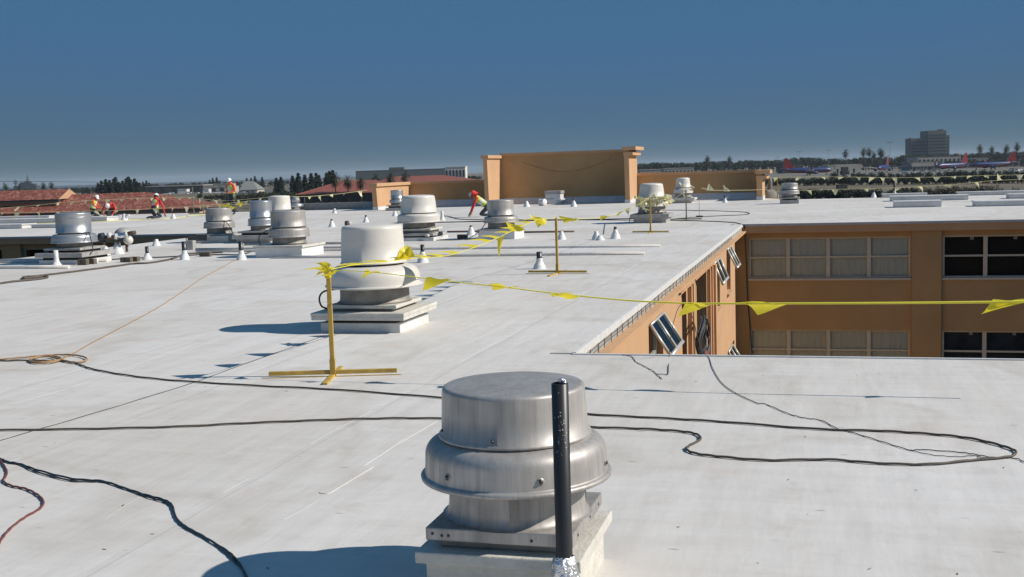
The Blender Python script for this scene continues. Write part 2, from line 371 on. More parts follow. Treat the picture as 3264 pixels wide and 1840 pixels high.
# ================================================================ setting: ground, water, roads
b = MB(); b.box(-9000, 9000, -400, 14000, GZ - 1, GZ, 'ground'); o = b.build('ground'); o['kind'] = 'structure'
b = MB(); a1 = cam_T(V(0, 600, 3600).xy.to_3d()); b.face([a1 @ Vector((x, y, GZ + .03)) for x, y in ((-3000, -1500), (900, -1500), (1200, 5500), (-4500, 5500))], 'water')
o = b.build('water'); o['kind'] = 'structure'
b = MB()
b.face([G(1950, 570, GZ + .02), G(3700, 560, GZ + .02), G(3700, 527, GZ + .02), G(1950, 553, GZ + .02)], 'asphalt'); o = b.build('airport_apron'); o['kind'] = 'structure'
b = MB()
b.face([G(1950, 640, GZ + .02), G(3700, 610, GZ + .02), G(3700, 594, GZ + .02), G(1950, 622, GZ + .02)], 'road')
b.face([G(700, 618, GZ + .02), G(1300, 600, GZ + .02), G(1300, 590, GZ + .02), G(700, 606, GZ + .02)], 'road'); o = b.build('road'); o['kind'] = 'structure'

# ================================================================ the building we stand on
XE, YN, YF, YB, XL = -2.38, 10.76, 34.45, 56.8, -19.45
bld = empty('flat_roofed_building')
tag(bld, 'orange stucco building with a wide white flat roof around two courtyards', 'building')
b = MB()
for x0, x1, y0, y1 in ((-60, 60, -30, YN), (XL, XE, YN, YF), (-70, 60, YF, YB), (-24, -2.2, YB, 59.6), (-60, XL, YN, 12)):
    b.face([(x0, y0, 0), (x1, y0, 0), (x1, y1, 0), (x0, y1, 0)], 'membrane')
b.build('roof', bld)
# near wing: edge and wall under it
b = MB()
b.box(XE, 60, YN, YN + .04, -.07, .012, 'flash'); b.box(XE, 60, YN - .30, YN + .01, -.3, -.02, 'lath'); b.build('near_edge_trim', bld)
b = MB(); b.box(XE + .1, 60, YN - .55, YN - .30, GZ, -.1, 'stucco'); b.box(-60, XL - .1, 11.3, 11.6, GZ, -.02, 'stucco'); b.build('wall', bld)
# long edge over the courtyard
b = MB()
b.box(XE - .22, XE, YN + .04, YF, .002, .012, 'membrane'); b.box(XE, XE + .035, YN + .04, YF - .1, -.062, .020, 'boot'); b.build('edge_strip', bld)
b = MB(); b.box(XE - .03, XE, YN + .04, YF - .1, -.19, -.056, 'lath'); b.build('lath_band', bld)
b = MB(); y = YN + .1
X0 = XE + .004
while y < YF - 4:
    b.box(X0, X0 + .006, y, y + .009, -.19, -.056, 'wire'); y += .42 + random.uniform(-.08, .08)
for z in (-.10, -.145):
    pts = [(X0 + .006, YN + .1 + k * .35, z + random.uniform(-.012, .012)) for k in range(56)]; b.tube(pts, .004, 'wire', 4)
b.build('wire_lath', bld)
b = MB(); b.box(XE - .05, XE + .13, YN + .04, YF - .15, -.215, -.191, 'stucco2'); b.box(XE - .05, XE + .10, YN + .04, YF - .15, -.25, -.216, 'stucco2'); b.build('cornice', bld)
# west wall of the courtyard (faces +X) with openings
XW = -2.3
ops = [(15.2, 16.6, -1.42, -.34), (18.9, 19.55, -3.2, -.33), (20.8, 23.0, -3.2, -.31), (24.5, 26.0, -1.42, -.30), (27.9, 29.0, -1.42, -.27)]
lows = [(24.5, 26.0, -4.2, -2.95), (27.9, 30.0, -4.2, -2.75), (15.2, 17.2, -4.2, -3.0)]
b = MB()
def wall_x(y0, y1, z0, z1, holes):
    ys = sorted({y0, y1, *[h[0] for h in holes], *[h[1] for h in holes]}); zs = sorted({z0, z1, *[h[2] for h in holes], *[h[3] for h in holes]})
    for i in range(len(ys) - 1):
        for j in range(len(zs) - 1):
            cy, cz = (ys[i] + ys[i + 1]) / 2, (zs[j] + zs[j + 1]) / 2
            if any(h[0] < cy < h[1] and h[2] < cz < h[3] for h in holes): continue
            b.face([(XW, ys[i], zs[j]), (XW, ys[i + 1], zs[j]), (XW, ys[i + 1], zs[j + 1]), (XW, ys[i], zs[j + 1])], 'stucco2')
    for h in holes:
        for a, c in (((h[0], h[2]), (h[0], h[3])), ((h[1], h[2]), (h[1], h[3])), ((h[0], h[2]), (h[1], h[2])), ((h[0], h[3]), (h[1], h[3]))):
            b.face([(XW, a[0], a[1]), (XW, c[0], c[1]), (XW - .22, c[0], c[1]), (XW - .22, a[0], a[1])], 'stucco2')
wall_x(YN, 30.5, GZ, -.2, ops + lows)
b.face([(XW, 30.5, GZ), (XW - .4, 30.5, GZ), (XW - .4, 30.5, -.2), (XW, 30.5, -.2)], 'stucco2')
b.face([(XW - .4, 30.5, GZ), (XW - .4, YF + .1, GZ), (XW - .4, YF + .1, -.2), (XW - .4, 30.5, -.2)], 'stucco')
b.build('courtyard_wall', bld)
for h in ops + lows:
    b = MB(); b.box(XW - .8, XW - .23, h[0], h[1], h[2], h[3], 'room'); b.build('dark_interior', bld)
b = MB()
for y in (19.75, 20.1, 23.1, 23.6): b = MB(); b.box(XW, XW + .07, y, y + .14, -5, -.28, 'stucco2'); b.build('pilaster', bld)
b = MB(); b.box(XW, XW + .10, 23.95, 24.25, -5, -.28, 'stucco2'); b.box(XW, XW + .06, 20.3, 20.62, -5, -.28, 'stucco'); b.box(XW, XW + .05, 18.5, 24.3, -.275, -.252, 'stucco2'); b.build('pilaster', bld)
def awning(y0, y1, zt, drop, out, fixed=True):
    fr = MB(); t = .05
    p = lambda y, s: Vector((XW + .02 + out * s, y, zt - drop * s))
    def bar(a, c, w=.03):
        fr.tube([a, c], w * .8, 'alframe', 4)
    for yy in (y0, (y0 + y1) / 2, y1): bar(p(yy, 0), p(yy, 1))
    bar(p(y0, 1), p(y1, 1), .045); bar(p(y0, 0), p(y1, 0))
    w = fr.build('window', bld)
    g = MB(); g.face([p(y0, .02), p(y1, .02), p(y1, .98), p(y0, .98)], 'glass'); g.build('pane', w)
    if fixed:
        f2 = MB(); zb = zt - 1.08
        f2.box(XW - .13, XW - .09, y0, y0 + .05, zb, zt, 'alframe'); f2.box(XW - .13, XW - .09, y1 - .05, y1, zb, zt, 'alframe'); f2.box(XW - .13, XW - .09, y0 + .05, y1 - .05, zb, zb + .05, 'alframe')
        f2.box(XW - .13, XW - .09, y0 + .05, y1 - .05, zt - .58, zt - .54, 'alframe'); f2.box(XW - .13, XW - .09, (y0 + y1) / 2 - .025, (y0 + y1) / 2 + .025, zb + .05, zt - .58, 'alframe')
        f2.build('frame', w)
    s = MB(); s.box(XW - .2, XW + .06, y0 - .03, y1 + .03, zt - 1.14, zt - 1.085, 'stucco2'); s.build('sill', w)
awning(15.24, 16.54, -.33, .42, .27)
awning(24.52, 25.93, -.295, .44, .17)
awning(27.9, 29.0, -.25, .45, .22)
awning(27.95, 29.2, -2.76, .42, .25)
# north wing wall (faces -Y), windows with mullions
YWF = 34.6
b = MB()
b.box(-2.7, 60, YF - .06, YF, -.055, .015, 'metaledge'); b.box(-60, XL, YF - .06, YF, -.055, .015, 'metaledge')
b.build('eave_edge', bld)
b = MB(); b.box(-2.7, 60, YF - .03, YWF, -.26, -.056, 'stucco2'); b.box(-60, XL, YF - .03, YWF, -.26, -.056, 'stucco2'); b.build('fascia', bld)
groups = []
for k in range(9):
    x0 = -2.2 + 5.42 * k; groups.append((x0, x0 + 4.55))
wl = [(-60 + 5.42 * k, -60 + 5.42 * k + 4.55) for k in range(8)]
wl = [g for g in wl if g[1] < XL]
rows = [(-1.62, -.42), (-4.38, -3.15), (-7.1, -5.9)]
b = MB()
def wall_y(x0, x1, holes, z0, z1, Y, m):
    xs = sorted({x0, x1, *[h[0] for h in holes], *[h[1] for h in holes]}); zs = sorted({z0, z1, *[h[2] for h in holes], *[h[3] for h in holes]})
    for i in range(len(xs) - 1):
        for j in range(len(zs) - 1):
            cx, cz = (xs[i] + xs[i + 1]) / 2, (zs[j] + zs[j + 1]) / 2
            if any(h[0] < cx < h[1] and h[2] < cz < h[3] for h in holes): continue
            b.face([(xs[i], Y, zs[j]), (xs[i + 1], Y, zs[j]), (xs[i + 1], Y, zs[j + 1]), (xs[i], Y, zs[j + 1])], m)
    for h in holes:
        for p, q in (((h[0], h[2]), (h[0], h[3])), ((h[1], h[2]), (h[1], h[3])), ((h[0], h[2]), (h[1], h[2])), ((h[0], h[3]), (h[1], h[3]))):
            b.face([(p[0], Y, p[1]), (q[0], Y, q[1]), (q[0], Y + .14, q[1]), (p[0], Y + .14, p[1])], m)
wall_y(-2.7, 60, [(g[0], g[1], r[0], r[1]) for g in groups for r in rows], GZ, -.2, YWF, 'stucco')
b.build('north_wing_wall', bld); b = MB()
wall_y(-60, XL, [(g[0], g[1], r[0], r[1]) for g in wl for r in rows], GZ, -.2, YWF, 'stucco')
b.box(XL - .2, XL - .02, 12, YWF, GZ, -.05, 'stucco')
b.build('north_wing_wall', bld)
for g in groups[:8] + wl:
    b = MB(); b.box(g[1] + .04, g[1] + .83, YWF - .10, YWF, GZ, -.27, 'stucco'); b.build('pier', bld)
for g in groups + wl:
    for r in rows[:2]:
        b = MB(); b.box(g[0] - .02, g[1] + .02, YWF - .05, YWF + .1, r[0] - .06, r[0], 'winframe'); b.build('sill', bld)
def wing_window(g, r, interior):
    fr = MB(); x0, x1 = g; z0, z1 = r; n = 4; w = (x1 - x0) / n; zm = (z0 + z1) / 2 + .02
    for k in range(n + 1):
        c = x0 + w * k; fr.box(max(x0, c - .055), min(x1, c + .055), YWF + .05, YWF + .11, z0, z1, 'winframe')
    for k in range(n):
        a, c = x0 + w * k + .055, x0 + w * (k + 1) - .055
        for z in (z0 + .02, zm, z1 - .02): fr.box(a, c, YWF + .055, YWF + .105, z - .025, z + .025, 'winframe')
    f = fr.build('window', bld)
    p = MB(); p.face([(x0, YWF + .08, z0), (x1, YWF + .08, z0), (x1, YWF + .08, z1), (x0, YWF + .08, z1)], 'glass'); p.build('pane', f)
    q = MB()
    if interior == 'curtain':
        for k in range(n):
            a, c = x0 + w * k, x0 + w * (k + 1); m_ = 24
            for i in range(m_):
                u, v = a + (c - a) * i / m_, a + (c - a) * (i + 1) / m_
                q.face([(u, YWF + .18 + .007 * math.sin(i * 1.6), z0), (v, YWF + .18 + .007 * math.sin(i * 1.6 + 1.6), z0), (v, YWF + .18 + .007 * math.sin(i * 1.6 + 1.6), z1), (u, YWF + .18 + .007 * math.sin(i * 1.6), z1)], 'curtain', True)
        q.build('curtain', f)
    else:
        q.box(x0, x1, YWF + .35, YWF + .4, z0, z1, interior); 
        for k in (0, 1): q.box(x0 + .75 + 1.15 * k, x0 + .84 + 1.15 * k, YWF + .2, YWF + .3, z1 - .14, z1 - .03, 'carwhite')
        q.build('interior', f)
for k in range(8):
    for j, r in enumerate(rows[:2]): wing_window(groups[k], r, 'curtain' if k % 2 == 0 else ('room' if j == 0 else 'room_blue'))
for g in wl[-4:]:
    wing_window(g, rows[0], 'room')
for g in groups + wl:
    b = MB(); b.box(g[0], g[1], YWF + .3, YWF + .35, rows[2][0], rows[2][1], 'room'); b.build('window', bld)
# parapet screen on the far edge
def screen(name, x0, x1, ztop, y=59.5, zb=.30):
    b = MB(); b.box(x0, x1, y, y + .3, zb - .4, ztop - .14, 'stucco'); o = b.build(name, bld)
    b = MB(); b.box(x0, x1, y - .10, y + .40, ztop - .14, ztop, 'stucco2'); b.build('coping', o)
    b = MB(); n = 8
    for i in range(int((x1 - x0) / .8) + 1):
        a, c = x0 + i * .8, min(x1, x0 + (i + 1) * .8)
        if c <= a: continue
        b.face([(a, y - .30, .004), (c, y - .30, .004), (c, y - .01, zb), (a, y - .01, zb)], 'flash')
    b.box(x0, x1, y - .02, y - .002, zb - .03, zb + .03, 'metaledge'); b.build('base_flashing', o)
screen('parapet_wall', -16.797, -9.683, 2.72)
screen('parapet_wall', -22.047, -17.023, 1.36)
screen('parapet_wall', -9.437, -3.223, 1.46)
def fin(x0, x1, y0, ztop, flare=.10, hook=False):
    b = MB(); zb = -.02; zt = ztop - .16
    # battered side view: deeper at the top than at the foot
    prof = [(y0 + flare * 1.6, zb), (y0, zt), (59.5, zt), (59.5, zb)]
    for x in (x0, x1): b.face([(x, y, z) for y, z in prof], 'stucco2')
    for i in range(4):
        (ya, za), (yb_, zb_) = prof[i], prof[(i + 1) % 4]; b.face([(x0, ya, za), (x0, yb_, zb_), (x1, yb_, zb_), (x1, ya, za)], 'stucco2')
    o = b.build('buttress', bld)
    b = MB(); b.box(x0 - .08, x1 + .10, y0 - .12, 59.45, zt, ztop, 'stucco2')
    if hook: b.box(x0 - .03, x1 + .38, y0 - .16, 59.45, ztop - .17, ztop + .005, 'stucco2'); b.box(x0 - .02, x1 + .22, y0 - .08, 59.4, ztop - .42, ztop - .26, 'stucco2')
    b.build('cap', o)
    b = MB(); b.box(x0 - .02, x1 + .02, y0 + .12, 59.3, .001, .17, 'flash'); b.build('foot_flashing', o)
fin(-17.02, -16.80, 56.9, 2.62)
fin(-9.68, -9.44, 56.9, 2.80, hook=True)
fin(-22.3, -22.05, 54.6, 1.36)
fin(-3.22, -2.95, 56.9, 1.44, hook=True)
b = MB(); b.tube(spline([(-15.6, 59.46, 2.2), (-14.6, 59.46, 1.85), (-13.2, 59.46, 1.62), (-11.6, 59.46, 1.95), (-10.8, 59.46, 2.3)], 6), .014, 'stucco2', 5); b.build('wall_cable', bld)
b = MB()                                            # low grey rear parapet to the left of the screen
b.box(-28, -22.4, 57.3, 57.6, GZ, .36, 'curbgrey'); b.box(-60, 60, YB - .2, YB - .05, GZ, -.03, 'stucco'); b.box(-24, -2.2, 59.81, 59.95, GZ, -.1, 'stucco')
b.box(-24.2, -24.0, YB - .05, 59.8, GZ, -.1, 'stucco'); b.box(-2.2, -2.0, YB - .05, 59.8, GZ, -.1, 'stucco')
b.build('rear_wall', bld)

# ================================================================ exhaust fans
def bolts(b, pts, r=.008):
    for p, nrm in pts: b.ell(p, r, r, r, 'bolt', 8, 5)
def fan(loc, label, kind, d, cord=None, rz=0.0, group='roof exhaust fans'):
    t = empty('exhaust_fan', (loc[0], loc[1], 0), rz); tag(t, label, 'exhaust fan', group)
    body = {'alu': 'alu', 'white': 'frp', 'new': 'alu_new'}[kind]
    rc, rc2, rs, rr, rn = d['r']; zt, zc, zs, zr, zn = d['z']      # cap top, cap bottom, shoulder, rim, neck bottom
    # motor cover
    if not d.get('bolts'): zs = min(zs, zc - .028)
    rd = d.get('round', .013)
    p = [(0.0001, zt + .020), (rc * .35, zt + .019), (rc * .7, zt + .013), (rc - rd - .035, zt + .006), (rc - rd - .004, zt + .003), (rc - rd, zt + .002), (rc - rd * .5, zt - rd * .14), (rc - rd * .15, zt - rd * .5), (rc, zt - rd), (rc + .0005, zt - rd - .005)]
    p += [(rc + (rc2 - rc) * .12, zt - rd - (zt - zc) * .12), (rc + (rc2 - rc) * .5, (zt + zc) / 2), (rc2, zc + .012), (rc2 + .012, zc + .006), (rc2 + .014, zc - .002), (rc2 + .006, zc - .008), (rc2 - .012, zc - .006)]
    b = MB(); b.lathe(p, body, 56); ph = loc[0] * 7.3
    for i, v in enumerate(b.v):
        a = math.atan2(v[1], v[0]); k = 1 + .005 * math.sin(3 * a + ph + v[2] * 9) + .003 * math.sin(7 * a - ph + v[2] * 21) * min(1, math.hypot(v[0], v[1]) / rc); b.v[i] = (v[0] * k, v[1] * k, v[2])
    cap = b.build('motor_cover', t)
    if d.get('seam'):
        b = MB(); b.lathe([(rc + .001, zt - .085), (rc + .008, zt - .09), (rc + .008, zt - .10), (rc + .003, zt - .105)], body, 56); b.build('lip', cap)
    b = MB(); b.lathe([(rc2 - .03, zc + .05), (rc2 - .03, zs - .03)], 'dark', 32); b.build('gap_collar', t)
    # shroud
    h = zs - zr
    w_ = min(h * (.48 if kind != 'white' else .8), (rs - rc2) * .9); q = [(rc2 - .05, zs - .001), (rc2 + .004, zs - .002)]
    q += [(rs - w_ + w_ * math.sin(a * PI / 14), zs - .006 - w_ * 1.0 * (1 - math.cos(a * PI / 14))) for a in range(0, 8)]
    q += [(rs + .002, zs - h * .72), (rs + .004, zr + .02), (rs + .006, zr + .012)]
    q += [(rr, zr + .012), (rr + .010, zr + .004), (rr + .008, zr - .008), (rr - .004, zr - .013), (rs + .001, zr - .008), (rs - .02, zr + .01), (rs - .03, zs - h * .4)]
    b = MB(); b.lathe(q, body, 64); sh = b.build('shroud', t)
    b = MB(); b.lathe([(rn * .98, zs - .05), (rn, zn + .05), (rn + .006, zn + .012), (rn + .022, zn + .002), (rn + .03, zn)], 'neck' if kind == 'white' or not d.get('bolts') else body, 48); b.build('neck', t)  # far aluminium necks too: their shade is put into this darker colour
    if d.get('bolts'):
        b = MB()
        for k in range(6):
            a = k * PI / 3 + d['bolts']
            b.ell((math.cos(a) * (rs + .004), math.sin(a) * (rs + .004), zr + .055), .011, .011, .011, 'bolt', 8, 6)
            b.lathe([(.016, -.001), (.016, .003), (.0, .003)], 'alu', 10, Matrix.Translation((math.cos(a) * (rs + .002), math.sin(a) * (rs + .002), zr + .055)) @ Matrix.Rotation(a, 4, 'Z') @ Matrix.Rotation(PI / 2, 4, 'Y'))
            b.ell((math.cos(a + .5) * (rc2 + .002), math.sin(a + .5) * (rc2 + .002), zc + .03), .007, .007, .007, 'bolt', 8, 6)
        b.build('bolt', sh)
        for aa in (.22, 1.9):
            b = MB(); a = math.radians(-90) + aa; b.box(rn - .001, rn + .004, -.02, .02, zn + .01, zr + .02, 'neck', Matrix.Rotation(a, 4, 'Z')); b.build('support_strap', t)
    for i, (half, z0, z1, m_, cx, cy) in enumerate(d['stack']):
        b = MB(); b.box(cx - half, cx + half, cy - half, cy + half, z0, z1, m_)
        nm = 'base_plate' if i == 0 else ('curb' if i == len(d['stack']) - 1 else 'curb_tier')
        pl = b.build(nm, t, bevel=.006)
        if i == 0 and d.get('bolts'):
            b = MB()
            for u in (-.9, -.77, -.68, .45, .8): b.ell((cx + half * u, cy - half - .001, (z0 + z1) / 2 + random.uniform(-.008, .008)), .007, .003, .007, 'bolt', 8, 5)
            for u in (-.7, .1, .7): b.ell((cx + half + .001, cy + half * u, (z0 + z1) / 2), .003, .007, .007, 'bolt', 8, 5)
            b.build('screw', pl)
    if cord:
        b = MB(); b.tube(spline(cord, 8), .011, 'cordblack', 7); b.build('power_cable', t)
    return t
def std(rc, rc2, rs, rr, rn, zt, zc, zs, zr, zn, stack, **k): return dict(r=(rc, rc2, rs, rr, rn), z=(zt, zc, zs, zr, zn), stack=[(s + (0, 0))[:6] if len(s) == 4 else s for s in stack], **k)
# nearest
fan((-1.311, 4.737), 'nearest weathered aluminium fan beside the tall black pipe', 'alu',
    std(.311, .320, .395, .408, .299, .876, .666, .659, .489, .314,
        [(.318, .262, .318, 'alu'), (.270, .222, .262, 'neck'), (.356, .172, .222, 'curbwhite'), (.32, -.01, .172, 'curbwhite')], bolts=-2.1),
    cord=[(-.29, .1, .48), (-.30, .09, .38), (-.29, .09, .315)])
fan((-5.16, 12.6), 'big white fan behind the yellow stand, with a yellow flag blown against its hood', 'white',
    std(.360, .380, .545, .57, .41, 1.21, .775, .765, .51, .315,
        [(.43, .27, .31, 'curbwhite'), (.37, .235, .27, 'neck'), (.575, .195, .235, 'curbwhite'), (.57, .15, .194, 'curbwhite'), (.43, .11, .15, 'dark'), (.49, -.01, .11, 'flash')], round=.038),
    cord=[(-.38, -.1, .47), (-.55, -.2, .45), (-.60, -.25, .38), (-.58, -.25, .28), (-.52, -.2, .24)])
fan((-11.95, 24.15), 'weathered aluminium fan on a tall white curb with a sunlit side', 'alu',
    std(.395, .405, .465, .475, .385, 1.04, .68, .66, .45, .29, [(.62, .22, .27, 'curbwhite'), (.58, -.01, .22, 'boot')]),
    cord=[(-.4, -.2, .62), (-.58, -.3, .5), (-.62, -.3, .38), (-.55, -.35, .27)])
fan(tuple(V(834, 720, 32.6).xy), 'shiny aluminium fan just behind the weathered fan on the tall white curb', 'new',
    std(.31, .32, .375, .385, .31, 1.16, .71, .69, .48, .34, [(.5, .28, .33, 'curbgrey'), (.42, .22, .28, 'dark'), (.62, .12, .22, 'curbgrey'), (.52, -.01, .12, 'curbgrey')]),
    cord=[(.3, -.2, .5), (.45, -.3, .35), (.5, -.35, .2)])
pE = V(893, 700, 38.6)
fan((pE.x, pE.y), 'white fan with tapered hood half hidden by two aluminium fans', 'white',
    std(.358, .378, .5, .53, .4, 1.19, .74, .72, .49, .32, [(.5, .24, .30, 'curbwhite'), (.42, .14, .24, 'dark'), (.5, -.01, .14, 'flash')], round=.035))
fan((-17.0, 29.9), 'plain aluminium fan in front of the standing worker', 'alu',
    std(.375, .375, .44, .45, .36, .97, .625, .60, .42, .25, [(.5, .20, .25, 'curbgrey'), (.6, -.01, .20, 'curbwhite')]),
    cord=[(.22, -.25, .62), (.42, -.3, .55), (.60, -.35, .3), (.66, -.35, .12), (.75, -.5, .02)])
fan((-16.67, 22.75), 'shiny aluminium fan with a lipped cover beside the jointed iron pipes', 'new',
    std(.39, .385, .50, .51, .39, 1.14, .70, .69, .48, .36, [(.48, .31, .36, 'curbgrey'), (.40, .26, .31, 'dark'), (.62, .16, .26, 'curbgrey'), (.5, .10, .16, 'dark'), (.56, -.01, .10, 'flash')], seam=True),
    cord=[(.40, -.1, .68), (.55, -.2, .66), (.66, -.3, .5), (.68, -.3, .3), (.6, -.35, .17)])
fan((-10.7, 29.5), 'white fan with a dented slanting hood in the middle of the roof', 'white',
    std(.455, .495, .58, .60, .44, 1.20, .745, .73, .49, .33, [(.5, .27, .32, 'curbwhite'), (.42, .20, .27, 'neck'), (.6, .13, .20, 'curbgrey'), (.5, .09, .13, 'dark'), (.62, -.01, .09, 'flash')], round=.055))
fan((-8.4, 29.6), 'aluminium fan beside the worker in the red hood', 'alu',
    std(.35, .36, .46, .47, .36, 1.02, .63, .60, .44, .27, [(.53, .23, .27, 'curbgrey'), (.50, -.01, .23, 'boot')]),
    cord=[(-.25, -.25, .66), (-.3, -.3, .5), (-.42, -.45, .28), (-.62, -.6, .1), (-.9, -.7, .02), (-1.6, -.75, .02)])
fan((-5.4, 36.9), 'white fan wrapped in loose faded pennants behind a yellow stand', 'white',
    std(.365, .41, .52, .54, .44, 1.24, .82, .79, .53, .33, [(.42, .28, .33, 'neck'), (.62, .17, .28, 'curbgrey'), (.52, -.01, .17, 'curbgrey')], round=.05),
    cord=[(-.4, -.3, .3), (-.6, -.3, .27), (-.68, -.3, .15), (-.68, -.3, .02)])
fan((-6.6, 55.5), 'white fan farthest back, standing before the right parapet', 'white',
    std(.32, .35, .45, .46, .38, 1.19, .74, .70, .48, .30, [(.4, .24, .30, 'curbgrey'), (.6, .14, .24, 'curbwhite'), (.46, -.01, .14, 'curbwhite')], round=.05))
fan((-1.5, 51.4), 'low aluminium fan right of the parapet end on the far wing', 'alu',
    std(.35, .35, .41, .42, .32, .88, .64, .60, .42, .28, [(.42, .22, .27, 'curbgrey'), (.30, .16, .22, 'dark'), (.40, -.01, .16, 'curbgrey')]))
fan((-20.55, 53.6), 'small aluminium fan standing before the left parapet', 'new',
    std(.31, .31, .38, .385, .31, 1.0, .60, .56, .40, .28, [(.42, .22, .27, 'curbgrey'), (.34, .14, .22, 'dark'), (.46, -.01, .14, 'curbgrey')]))

# black pipe in front of the nearest fan
pp = V(1799, 1774, 4.37)
t = empty('standpipe', (pp.x, pp.y, 0)); tag(t, 'tall black vent pipe with silver foil at its foot', 'vent pipe')
b = MB(); b.lathe([(.0325, .06), (.0330, .975), (.029, .977), (.028, .86)], 'black', 32); b.build('pipe', t)
b = MB(); pr = [(.085, -.001), (.078, .03), (.058, .07), (.060, .12), (.048, .16), (.055, .20), (.046, .235), (.050, .26), (.042, .280), (.035, .288)]
b.lathe(pr, 'foil', 36)
for i, v in enumerate(b.v):
    s = 1 + random.uniform(-.09, .12) * (1 if v[2] < .28 else .1); b.v[i] = (v[0] * s, v[1] * s, v[2] + random.uniform(-.004, .004))
b.build('foil_boot', t)
b = MB(); b.ell((.004, .02, .981), .018, .012, .012, 'foil', 8, 5); b.ell((.02, .0, .979), .01, .008, .008, 'foil', 8, 5); b.build('foil_scrap', t)
b = MB()
for i in range(46):
    a = -PI / 2 + random.gauss(0.15, .42); z = .79 + random.gauss(0, .05); l = random.uniform(.001, .006)
    c = Vector((math.cos(a) * .0338, math.sin(a) * .0338, z)); tg = Vector((-math.sin(a), math.cos(a), 0)); u = Vector((0, 0, 1)) * random.choice((-1, 1))
    b.face([c, c + tg * l + u * .002, c + tg * l * .7 + u * l, c + u * l * .8], 'flash')
b.build('paint_splash', t)

# ================================================================ vent pipe stubs with white boots
def stub(p, hb, ht, label, r=.13, top='black', rp=.035, tilt=0.0):
    t = empty('vent_stub', (p.x, p.y, 0)); tag(t, label, 'vent pipe', 'white booted vent stubs')
    b = MB(); k = r / .13
    pr = [(.150 * k, .001), (r, .012), (r * .97, hb * .30), (r * .88, hb * .36), (r * .68, hb * .58), (r * .48, hb * .84), (rp + .010, hb), (.0 if ht <= hb else rp, hb + .004)]
    b.lathe(pr, 'boot', 24)
    for i, v in enumerate(b.v):
        if v[2] > .01: s = 1 + random.uniform(-.03, .04); b.v[i] = (v[0] * s, v[1] * s, v[2])
    b.build('boot', t)
    if ht > hb:
        b = MB(); b.lathe([(rp, hb - .02), (rp, ht), (rp * .8, ht), (rp * .8, ht - .06)], top, 16); b.build('pipe', t)
    return t
def px_h(x, yb, yt):
    g = G(x, yb); D = (g - O3).dot(FW); return V(x, yt, D).z
ST = [(181, 851, 826, 798, 'flash', 'white booted stub with pale pipe, leftmost, in front of the shiny lipped fan'),
      (470, 828, 808, 786, 'black', 'white booted stub with short black pipe beside the wood blocks'),
      (499, 784, 763, 0, 0, 'lone white cone on the roof beyond the iron pipes'),
      (589, 828, 799, 770, 'bolt', 'white booted stub with metal pipe left of the orange rope end'),
      (770, 829, 799, 769, 'bolt', 'white booted stub where the orange rope ends'),
      (1167, 709, 692, 686, 'black', 'small booted stub left of the dented white fan, nearer the right'),
      (1058, 724, 704, 699, 'black', 'small booted stub above the middle aluminium fan'),
      (1067, 680, 665, 0, 0, 'small white cone at the far roof edge before the palms'),
      (1348, 837, 803, 780, 'black', 'booted stub with black pipe right of the big white fan'),
      (1410, 703, 686, 672, 'flash', 'booted stub with white pipe just right of the dented white fan'),
      (1502, 750, 724, 719, 'black', 'booted stub left of the aluminium fan beside the red hooded worker'),
      (1259, 689, 673, 0, 0, 'small white cone left of the dented white fan hood'),
      (1679, 660, 641, 0, 0, 'small white cone left of the lying drum at the tall parapet'),
      (1829, 659, 640, 633, 'black', 'small booted stub right of the square vent at the tall parapet'),
      (1790, 764, 738, 0, 0, 'white cone hidden half behind the second yellow stand'),
      (1901, 764, 738, 0, 0, 'left cone of the touching pair of white cones'),
      (1913, 766, 751, 0, 0, 'right shorter cone of the touching pair of white cones'),
      (1962, 761, 732, 723, 'black', 'booted stub with thick black top right of the pair of cones'),
      (1720, 857, 824, 803, 'bolt', 'tall booted stub with metal pipe left of the second yellow stand foot'),
      (2311, 646, 632, 623, 'black', 'small booted stub in front of the right parapet'),
      (2785, 630, 614, 608, 'black', 'small booted stub at the far right roof edge left of the black pole'),
      (397, 703, 682, 0, 0, 'small white cone with a side spout between the kneeling workers'),
      (553, 697, 682, 0, 0, 'small white cone right of the red shirted kneeling worker')]
for x, yb, yc, yt, m_, lab in ST:
    g = G(x, yb); hb = px_h(x, yb, yc); ht = px_h(x, yb, yt) if yt else 0
    big = .14 if yb > 740 else .16
    s = stub(g, hb, ht, lab, r=min(.158, max(.11, hb * .52)), top=m_ or 'black', rp=.052 if m_ in ('flash', 'bolt') else .04)
    if 'spout' in lab:
        b = MB(); b.tube([(.02, 0, hb * .75), (.30, -.02, hb * .78)], .045, 'boot', 10); b.build('spout', s)
# brown jointed iron pipes
p1 = G(337, 812); p2 = G(376, 810)
t = empty('jointed_pipe', p1); tag(t, 'rusty iron pipe on white cones running into a shiny coupling', 'pipe')
d1 = (p1 - O3).dot(FW)
def L(x, y, D): return V(x, y, D) - p1
b = MB(); b.tube([Vector((0, 0, .15)), L(328, 760, d1)], .045, 'iron', 10); b.tube([L(322, 763, d1), L(375, 754, d1)], .055, 'iron', 12); b.tube([L(405, 745, d1), L(432, 741, d1)], .05, 'iron', 12)
b.tube([Vector(p2 - p1) + Vector((0, 0, .2)), L(378, 765, d1)], .03, 'iron', 8); b.build('iron_pipe', t)
b = MB(); b.tube([L(316, 755, d1), L(332, 752, d1)], .085, 'cordblack', 12); b.tube([L(322, 750, d1), L(326, 768, d1)], .075, 'cordblack', 12); b.build('elbow', t)
b = MB(); b.tube([L(374, 754, d1), L(400, 748, d1)], .062, 'chrome', 16); b.build('coupling', t)
for xa, ya, xb, yb_ in ((366, 755, 374, 754), (398, 749, 408, 747), (345, 752, 354, 750)):
    b = MB(); b.tube([L(xa, ya, d1), L(xb, yb_, d1)], .075, 'flash', 16); b.build('white_ring', t)
